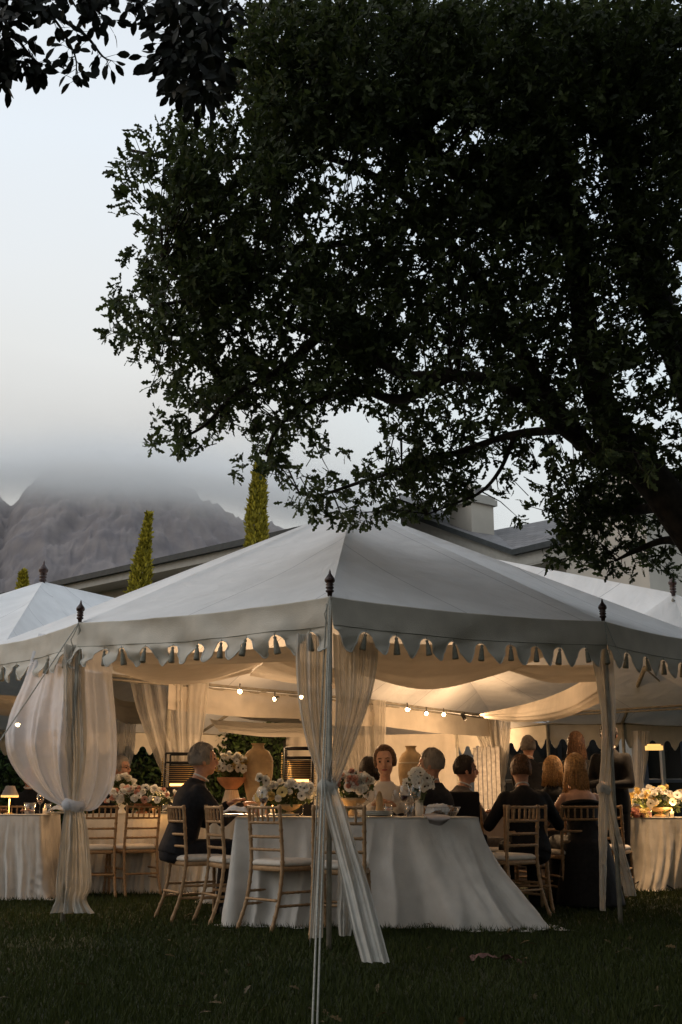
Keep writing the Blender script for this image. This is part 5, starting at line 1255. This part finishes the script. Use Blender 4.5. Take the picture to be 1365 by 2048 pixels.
# ---------------------------------------------------------------- tableware
def wine_glass_mesh(big=1.):
    mb = MB(); mb.lathe([(.032, 0), (.030, .003), (.006, .006), (.0035, .02), (.0035, .085), (.010, .095), (.030, .115), (.039, .145), (.037, .175), (.030, .205)], (0, 0, 0), 18, cap=False); return mb.mesh('bowl')
WG = wine_glass_mesh(); mb = MB(); mb.lathe([(.001, .098), (.012, .100), (.028, .117), (.036, .138), (.001, .139)], (0, 0, 0), 16, cap=False); WN = mb.mesh('wine')
mb = MB(); mb.lathe([(.001, .003), (.026, .003), (.028, .0), (.031, .05), (.034, .10), (.032, .10), (.029, .05)], (0, 0, 0), 16, cap=False); TB_ = mb.mesh('tumbler')
def glass(px, Y, label, wine=False, tumbler=False, z=.782, s=1.0, grp='wine glasses on the front table'):
    x, y = at(px, Y)
    if tumbler:
        o = ob('water_tumbler', TB_, M['glass']); o.location = (x, y, z); tag(o, label, 'glass', 'water tumblers'); return
    T = thing('wine_glass', label, 'wine glass', (x, y, z), group=grp); T.scale = (s,) * 3
    ob('glass_bowl', WG, M['glass'], T)
    if wine: ob('wine', WN, M['wine'], T)
glass(527, 9.10, 'glass of red wine left of the white cosmos', True)
glass(810, 9.05, 'wine glass with dark wine, left of the pair near the bread basket', True, s=1.15)
glass(832, 9.00, 'nearly empty wine glass, right of the pair near the bread basket', False, s=1.15)
glass(795, 9.30, 'empty wine glass behind the pair near the bread basket')
glass(745, 9.35, 'empty wine glass between the dark bowl and the tan bottle-shaped candle')
glass(640, 9.45, 'wine glass half hidden by the nearest curtain')
glass(606, 9.35, 'empty wine glass right of the white cosmos')
glass(78, 12.10, 'red wine glass beside the ballooning curtain', True, grp='glasses at the left edge')
for i, (px, Y, lab) in enumerate([(508, 9.15, 'water tumbler left of the red wine glass'), (820, 8.95, 'low water tumbler before the pair of wine glasses'), (721, 9.15, 'water tumbler beside the dark footed bowl'), (777, 9.15, 'water tumbler behind the stacked plates'), (650, 9.15, 'water tumbler behind the nearest curtain'), (94, 11.70, 'water tumbler on the left edge table'), (1300, 12.72, 'water tumbler on the golden cloth'), (268, 12.50, 'water tumbler on the warm lit table'), (330, 12.50, 'water tumbler right of the pink flowers')]):
    glass(px, Y, lab, tumbler=True, z=.782 if px < 1200 else .743)
mb = MB(); mb.lathe([(.001, .004), (.075, .004), (.10, .010), (.135, .018), (.135, .021), (.10, .014), (.07, .008), (.001, .008)], (0, 0, 0), 30, cap=False); PL = mb.mesh('plate')
def plates(px, Y, k, label, napkin=False, z=.783):
    x, y = at(px, Y); T = thing('plate_stack', label, 'plates', (x, y, z))
    for i in range(k): o = ob('plate', PL, M['ceramic'], T); o.location = (0, 0, i * .012)
    if napkin:
        mb = MB(); G = net([[(-.10, -.05, .03), (0, -.06, .05), (.10, -.05, .03)], [(-.11, .0, .045), (0, 0, .075), (.11, 0, .04)], [(-.09, .06, .03), (0, .06, .045), (.10, .05, .03)]], 12, 18); mb.grid(wrinkle(G, .02, 14, 3, (0, 0, 1))); ob('napkin', mb, M['shirt'], T)
plates(752, 9.05, 3, 'stacked plates left of the wine glass pair')
plates(563, 9.01, 1, 'plate in front of the white cosmos')
plates(475, 9.05, 1, 'plate with a crumpled napkin before the seated man', True)
plates(660, 9.05, 1, 'plate with napkin near the nearest pole', True)
plates(118, 11.70, 1, 'plate with a white napkin by the ballooning curtain', True)
plates(345, 12.50, 1, 'plate on the warm lit table', True)
# cutlery
def cutlery(px, Y, label, z=.783):
    x, y = at(px, Y); mb = MB()
    for d in (0, .02, .30): mb.tube([(x + d, y - .1, z + .003), (x + d, y + .02, z + .004), (x + d, y + .10, z + .003)], [.003, .0025, .007], 6)
    tag(ob('cutlery', mb, M['steel']), label, 'cutlery', 'knives and forks by the plates')
cutlery(520, 8.97, 'silver cutlery beside the plate in front of the white cosmos'); cutlery(710, 8.97, 'silver cutlery beside the stacked plates'); cutlery(450, 9.00, 'silver cutlery before the seated man')
# bread basket with a cloth
bx, by = at(886, 8.97); T = thing('bread_basket', 'oval wire bread basket with a pale cloth, at the right end of the front table', 'basket', (bx, by, .784))
mb = MB()
for z, r in ((.004, .085), (.035, .105), (.07, .12)): mb.tube([(r * 1.15 * math.cos(q), r * .75 * math.sin(q), z) for q in np.linspace(0, 2 * PI, 33)], .0025, 5)
for q in np.linspace(0, 2 * PI, 31)[:-1]: mb.tube([(.098 * math.cos(q), .064 * math.sin(q), .004), (.138 * math.cos(q), .09 * math.sin(q), .07)], .0018, 4)
ob('wire_frame', mb, M['steel'], T)
mb = MB(); G = net([[(-.15, -.06, -.004), (-.10, -.085, .03), (-.03, -.08, .05), (.03, -.07, .02)], [(-.12, -.02, .07), (-.05, -.03, .09), (.02, -.03, .085), (.07, -.02, .07)], [(-.10, .04, .075), (-.03, .05, .09), (.03, .05, .09), (.09, .04, .07)]], 16, 22); mb.grid(wrinkle(G, .02, 13, 8, (0, -.6, 1))); ob('lining_cloth', mb, M['shirt'], T)
mb = MB(); mb.ball((.04, .0, .055), (.05, .035, .028)); mb.ball((-.05, .02, .06), (.045, .03, .03)); ob('bread_roll', mb, M['bread'], T)
x, y = at(868, 8.79); mb = MB(); G = net([[(x - .09, 8.95, .80), (x, 8.93, .81), (x + .10, 8.95, .80)], [(x - .09, 8.285, .788), (x, 8.285, .789), (x + .08, 8.285, .788)], [(x - .07, 8.265, .745), (x, 8.262, .73), (x + .05, 8.266, .755)]], 12, 16); mb.grid(wrinkle(G, .006, 16, 2))
tag(ob('cloth_napkin', mb, M['sofa']), 'grey napkin hanging over the table edge under the bread basket', 'napkin')
# bottle-like tan candle, small candles
x, y = at(760, 9.25); T = thing('candle_holder', 'tan tapered candle holder in front of the smiling woman', 'candle holder', (x, y, .782)); mb = MB(); mb.lathe([(.032, 0), (.034, .02), (.028, .08), (.030, .12), (.022, .16), (.012, .19), (.001, .195)], (0, 0, 0), 16); ob('holder', mb, M['urn'], T)
def candle(px, Y, label, z=.782, h=.06, light=1.2):
    x, y = at(px, Y); T = thing('candle', label, 'candle', (x, y, z), group='small lit candles'); mb = MB(); mb.lathe([(.02, 0), (.02, h), (.014, h - .004), (.001, h - .004)], (0, 0, 0), 12); ob('wax', mb, M['wax'], T)
    mb = MB(); mb.ball((0, 0, h + .014), (.005, .005, .013), 8, 6); ob('flame', mb, M['flame'], T)
    if light:
        ld = bpy.data.lights.new('candle_light', 'POINT'); l = bpy.data.objects.new('candle_light', ld); C.objects.link(l); l.parent = T; l.location = (0, 0, h + .04); ld.energy = light; ld.color = (1, .55, .2); ld.shadow_soft_size = .02
for px, Y, lab, z, L in [(650, 9.30, 'candle glowing behind the nearest curtain', .782, 1.0), (1346, 12.72, 'candle on the golden cloth, left of the frame edge', .743, 2.5), (1337, 13.02, 'candle deeper in the golden flowers', .743, 0), (88, 11.90, 'candle on the table at the left edge', .782, 1.5), (308, 12.00, 'candle in the pink and white flowers', .782, 2.0), (545, 9.45, 'candle behind the white cosmos', .782, 1.0), (1278, 12.82, 'candle at the corner of the golden cloth', .743, 1.5)]:
    candle(px, Y, lab, z, light=L)
# left table lamp
x, y = at(16, 12.10); T = thing('table_lamp', 'table lamp with a dark pleated shade glowing underneath, left edge', 'lamp', (x, y, .782))
mb = MB(); mb.lathe([(.05, 0), (.05, .008), (.008, .014), (.006, .25), (.001, .25)], (0, 0, 0), 16); ob('lamp_stand', mb, M['brass'], T)
mb = MB(); mb.lathe([(.088, .185), (.045, .28)], (0, 0, 0), 28, cap=False); ob('lamp_shade', mb, M['sofa'], T)
mb = MB(); mb.lathe([(.089, .165), (.0885, .186)], (0, 0, 0), 28, cap=False); mb.ball((0, 0, .20), .02, 10, 8); ob('lit_rim', mb, M['shade_on'], T)
ld = bpy.data.lights.new('lamp_light', 'POINT'); l = bpy.data.objects.new('lamp_light', ld); C.objects.link(l); l.parent = T; l.location = (0, 0, .15); ld.energy = 3; ld.color = (1, .6, .25); ld.shadow_soft_size = .03
# fluted carafe
x, y = at(58, 11.75); mb = MB(); mb.lathe([(.001, .003), (.045, .003), (.047, 0), (.05, .05), (.062, .11), (.058, .11), (.046, .05)], (0, 0, 0), 24, cap=False); o = ob('glass_bowl', mb, M['glass']); o.location = (x, y, .782); tag(o, 'flared ribbed glass bowl right of the table lamp', 'bowl')
# napkin on the far chair
pos, fv, rz = chairs[7]; mb = MB(); G = net([[(-.13, .22, .0), (0, .24, .03), (.13, .22, 0)], [(-.14, .12, .02), (0, .12, .06), (.14, .12, .02)], [(-.13, .02, .0), (0, .02, .03), (.13, .03, 0)]], 10, 14); mb.grid(wrinkle(G, .015, 14, 4, (0, 0, 1)))
o = ob('folded_napkin', mb, M['shirt']); o.location = (pos[0], pos[1], .495); o.rotation_euler = (0, 0, rz); tag(o, 'white napkin lying on the seat of the farther right chair', 'napkin')

# ---------------------------------------------------------------- things at the back
def fire_stand(px0, px1, y0, Y, label):
    a, b = Py(px0, y0, Y), Py(px1, y0, Y); w = (b[0] - a[0]) / 2; x = (a[0] + b[0]) / 2; zt = a[2]; T = thing('patio_fire', label, 'patio heater', (x, Y, 0), group='glowing patio fires behind the tables')
    mb = MB()
    for sx in (-w, w):
        for sy in (-.18, .18): mb.tube([(sx, sy, 0), (sx, sy, zt)], .012, 6)
    for z in (zt, zt - .10, .05):
        for sy in (-.18, .18): mb.tube([(-w, sy, z), (w, sy, z)], .012, 6)
    ob('frame', mb, M['black'], T)
    zf = zt - .34
    mb = MB(); mb.box((-w + .02, .05, zf), (w - .02, .12, zt - .12)); ob('reflector', mb, M['black'], T, smooth=False)
    mb = MB()
    for k in range(9): mb.tube([(-w, -.19, zf + .02 + k * .022), (w, -.19, zf + .02 + k * .022)], .0025, 5)
    ob('guard_bars', mb, M['brass'], T)
    mb = MB(); mb.tube([(-w + .04, -.06, zf), (w - .04, -.06, zf)], .013, 8); ob('glowing_element', mb, M['glow'], T)
    mb = MB(); mb.box((-w + .01, -.16, .06), (w - .01, .16, zf - .03)); ob('cabinet', mb, M['black'], T, smooth=False)
    for sx in (-1, 1):
        mb = MB()
        for k in range(14): mb.ball((sx * (w + .03), -.2, zf - .06 + k * .026), .009, 6, 4)
        ob('bead_string', mb, M['brass'], T)
fire_stand(337, 400, 1508, 13.2, 'patio fire with a brass frame, left of the seated man')
fire_stand(572, 626, 1497, 12.6, 'patio fire with a brass frame, left of the front curtain')
# glowing shade, dark doors, window
x, y, z = Py(1308, 1496, 18.8); T = thing('wall_lamp', 'warm glowing trough lamp above the right flower table', 'lamp', (x, y, z)); mb = MB(); mb.box((-.12, -.08, -.035), (.13, .08, .035)); mb.box((-.09, -.06, .035), (.10, .06, .06)); ob('lamp_shade', mb, M['shade_on'], T, smooth=False)
def doors(px0, px1, Y, z1, label, blue=False):
    a, b = Py(px0, 1600, Y), Py(px1, 1600, Y); w = b[0] - a[0]; T = thing('glazed_doors', label, 'doors', (a[0], Y, 0)); n = max(2, int(w / .8))
    for i in range(n):
        for j in range(2):
            mb = MB(); mb.box((i * w / n + .03, 0, j * z1 / 2 + .04), ((i + 1) * w / n - .03, .02, (j + 1) * z1 / 2 - .02)); ob('pane', mb, M['darkglass'], T, smooth=False)
    fm = M['bluewin'] if blue else M['black']; mb = MB()
    for i in range(n + 1): mb.box((i * w / n - .04, -.03, 0), (i * w / n + .04, .05, z1))
    for j in range(3): mb.box((-.04, -.025, j * z1 / 2 - .03), (w + .04, .045, j * z1 / 2 + .03))
    ob('door_frame', mb, fm, T, smooth=False)
doors(1008, 1240, 22.3, 2.6, 'dark glazed doors behind the standing guests')
doors(1296, 1450, 21.6, 2.6, 'dark doors with a blue frame behind the golden flowers', True)
# planked screen left of the bright drape
a, b = Py(950, 1600, 18.4), Py(1004, 1600, 18.4); T = thing('plank_screen', 'pale vertical plank screen left of the bright tied drape', 'screen', (a[0], 18.4, 0)); w = b[0] - a[0]; n = 6; pm = None
for i in range(n):
    mb = MB(); mb.box((i * w / n, 0, 0), ((i + 1) * w / n - .012, .03, 1.75 + .02 * (i % 2))); ob('plank', mb, M['plank'], T, smooth=False)
# black armchair & sofa
x, y = at(926, 10.4); T = thing('armchair', 'black upholstered armchair back behind the right end of the front table', 'armchair', (x, y, 0)); zt = float(Py(926, 1583, 10.4)[2])
for nm, lo, hi in (('backrest', (-.15, -.06, .36), (.15, .04, zt)), ('seat', (-.15, .04, .30), (.15, .5, .46)), ('armrest', (-.21, -.04, .0), (-.15, .5, .62)), ('armrest', (.15, -.04, .0), (.21, .5, .62))):
    mb = MB(); mb.box(lo, hi); o = ob(nm, mb, M['black_cloth'], T, smooth=False); bv = o.modifiers.new('b', 'BEVEL'); bv.width = .02; bv.segments = 3
x, y = at(1000, 12.2); T = thing('sofa', 'low grey-brown sofa beyond the swept tablecloth', 'sofa', (x, y, 0))
for nm, lo, hi in (('backrest', (-.55, .42, .30), (.45, .58, .82)), ('seat', (-.55, -.10, .25), (.45, .42, .46)), ('armrest', (.45, -.10, .12), (.58, .58, .62)), ('base', (-.55, -.08, .08), (.45, .5, .24))):
    mb = MB(); mb.box(lo, hi); o = ob(nm, mb, M['sofa'], T, smooth=False); bv = o.modifiers.new('b', 'BEVEL'); bv.width = .03; bv.segments = 3
# scrap on the grass, cable by the right table, bag under the chair
p = Pz(995, 1925, 0); mb = MB(); G = net([[p + [-.16, .05, .02], p + [-.05, .06, .035], p + [.08, .02, .02], p + [.16, -.04, .01]], [p + [-.15, .0, .012], p + [-.04, .01, .03], p + [.08, -.03, .03], p + [.15, -.08, .008]]], 8, 24); mb.grid(wrinkle(G, .03, 18, 2, (0, 0, 1)))
tag(ob('paper_scrap', mb, mat('scrap', (.22, .12, .10), .9, .3, 8, col2=(.10, .04, .035))), 'crumpled reddish paper scrap lying on the lawn right of the blown curtain tail', 'paper scrap')
a = Pz(1300, 1782, 0); mb = MB(); mb.tube([a + [q * .5 - .25, 0, .02 + .09 * math.sin(PI * q)] for q in np.linspace(0, 1, 16)], .008, 7); mb.tube([a + [.25 + q * .35, 0, .012] for q in np.linspace(0, 1, 6)], .008, 7)
tag(ob('electric_cable', mb, M['black']), 'dark cable looping off the lawn at the foot of the golden cloth', 'cable')

# fallen leaves on the lawn
n = 90; yy = 4.8 + 5 * rng.random(n) ** 1.3; P = np.c_[(rng.random(n) * 2 - 1) * .34 * yy, yy, np.full(n, .022) + .012 * rng.random(n)]
o = leaf_cloud('fallen_leaves', P, rand_dir(n) * [1, 1, .25], np.c_[rng.normal(0, .3, (n, 2)), np.ones(n)], .045 + .03 * rng.random(n), OAK, leaf_mat('dry_leaf', (.05, .035, .015), (.14, .09, .035), .1), kind='stuff')
o['label'] = 'scattered dry oak leaves lying in the lawn'; o['category'] = 'fallen leaves'
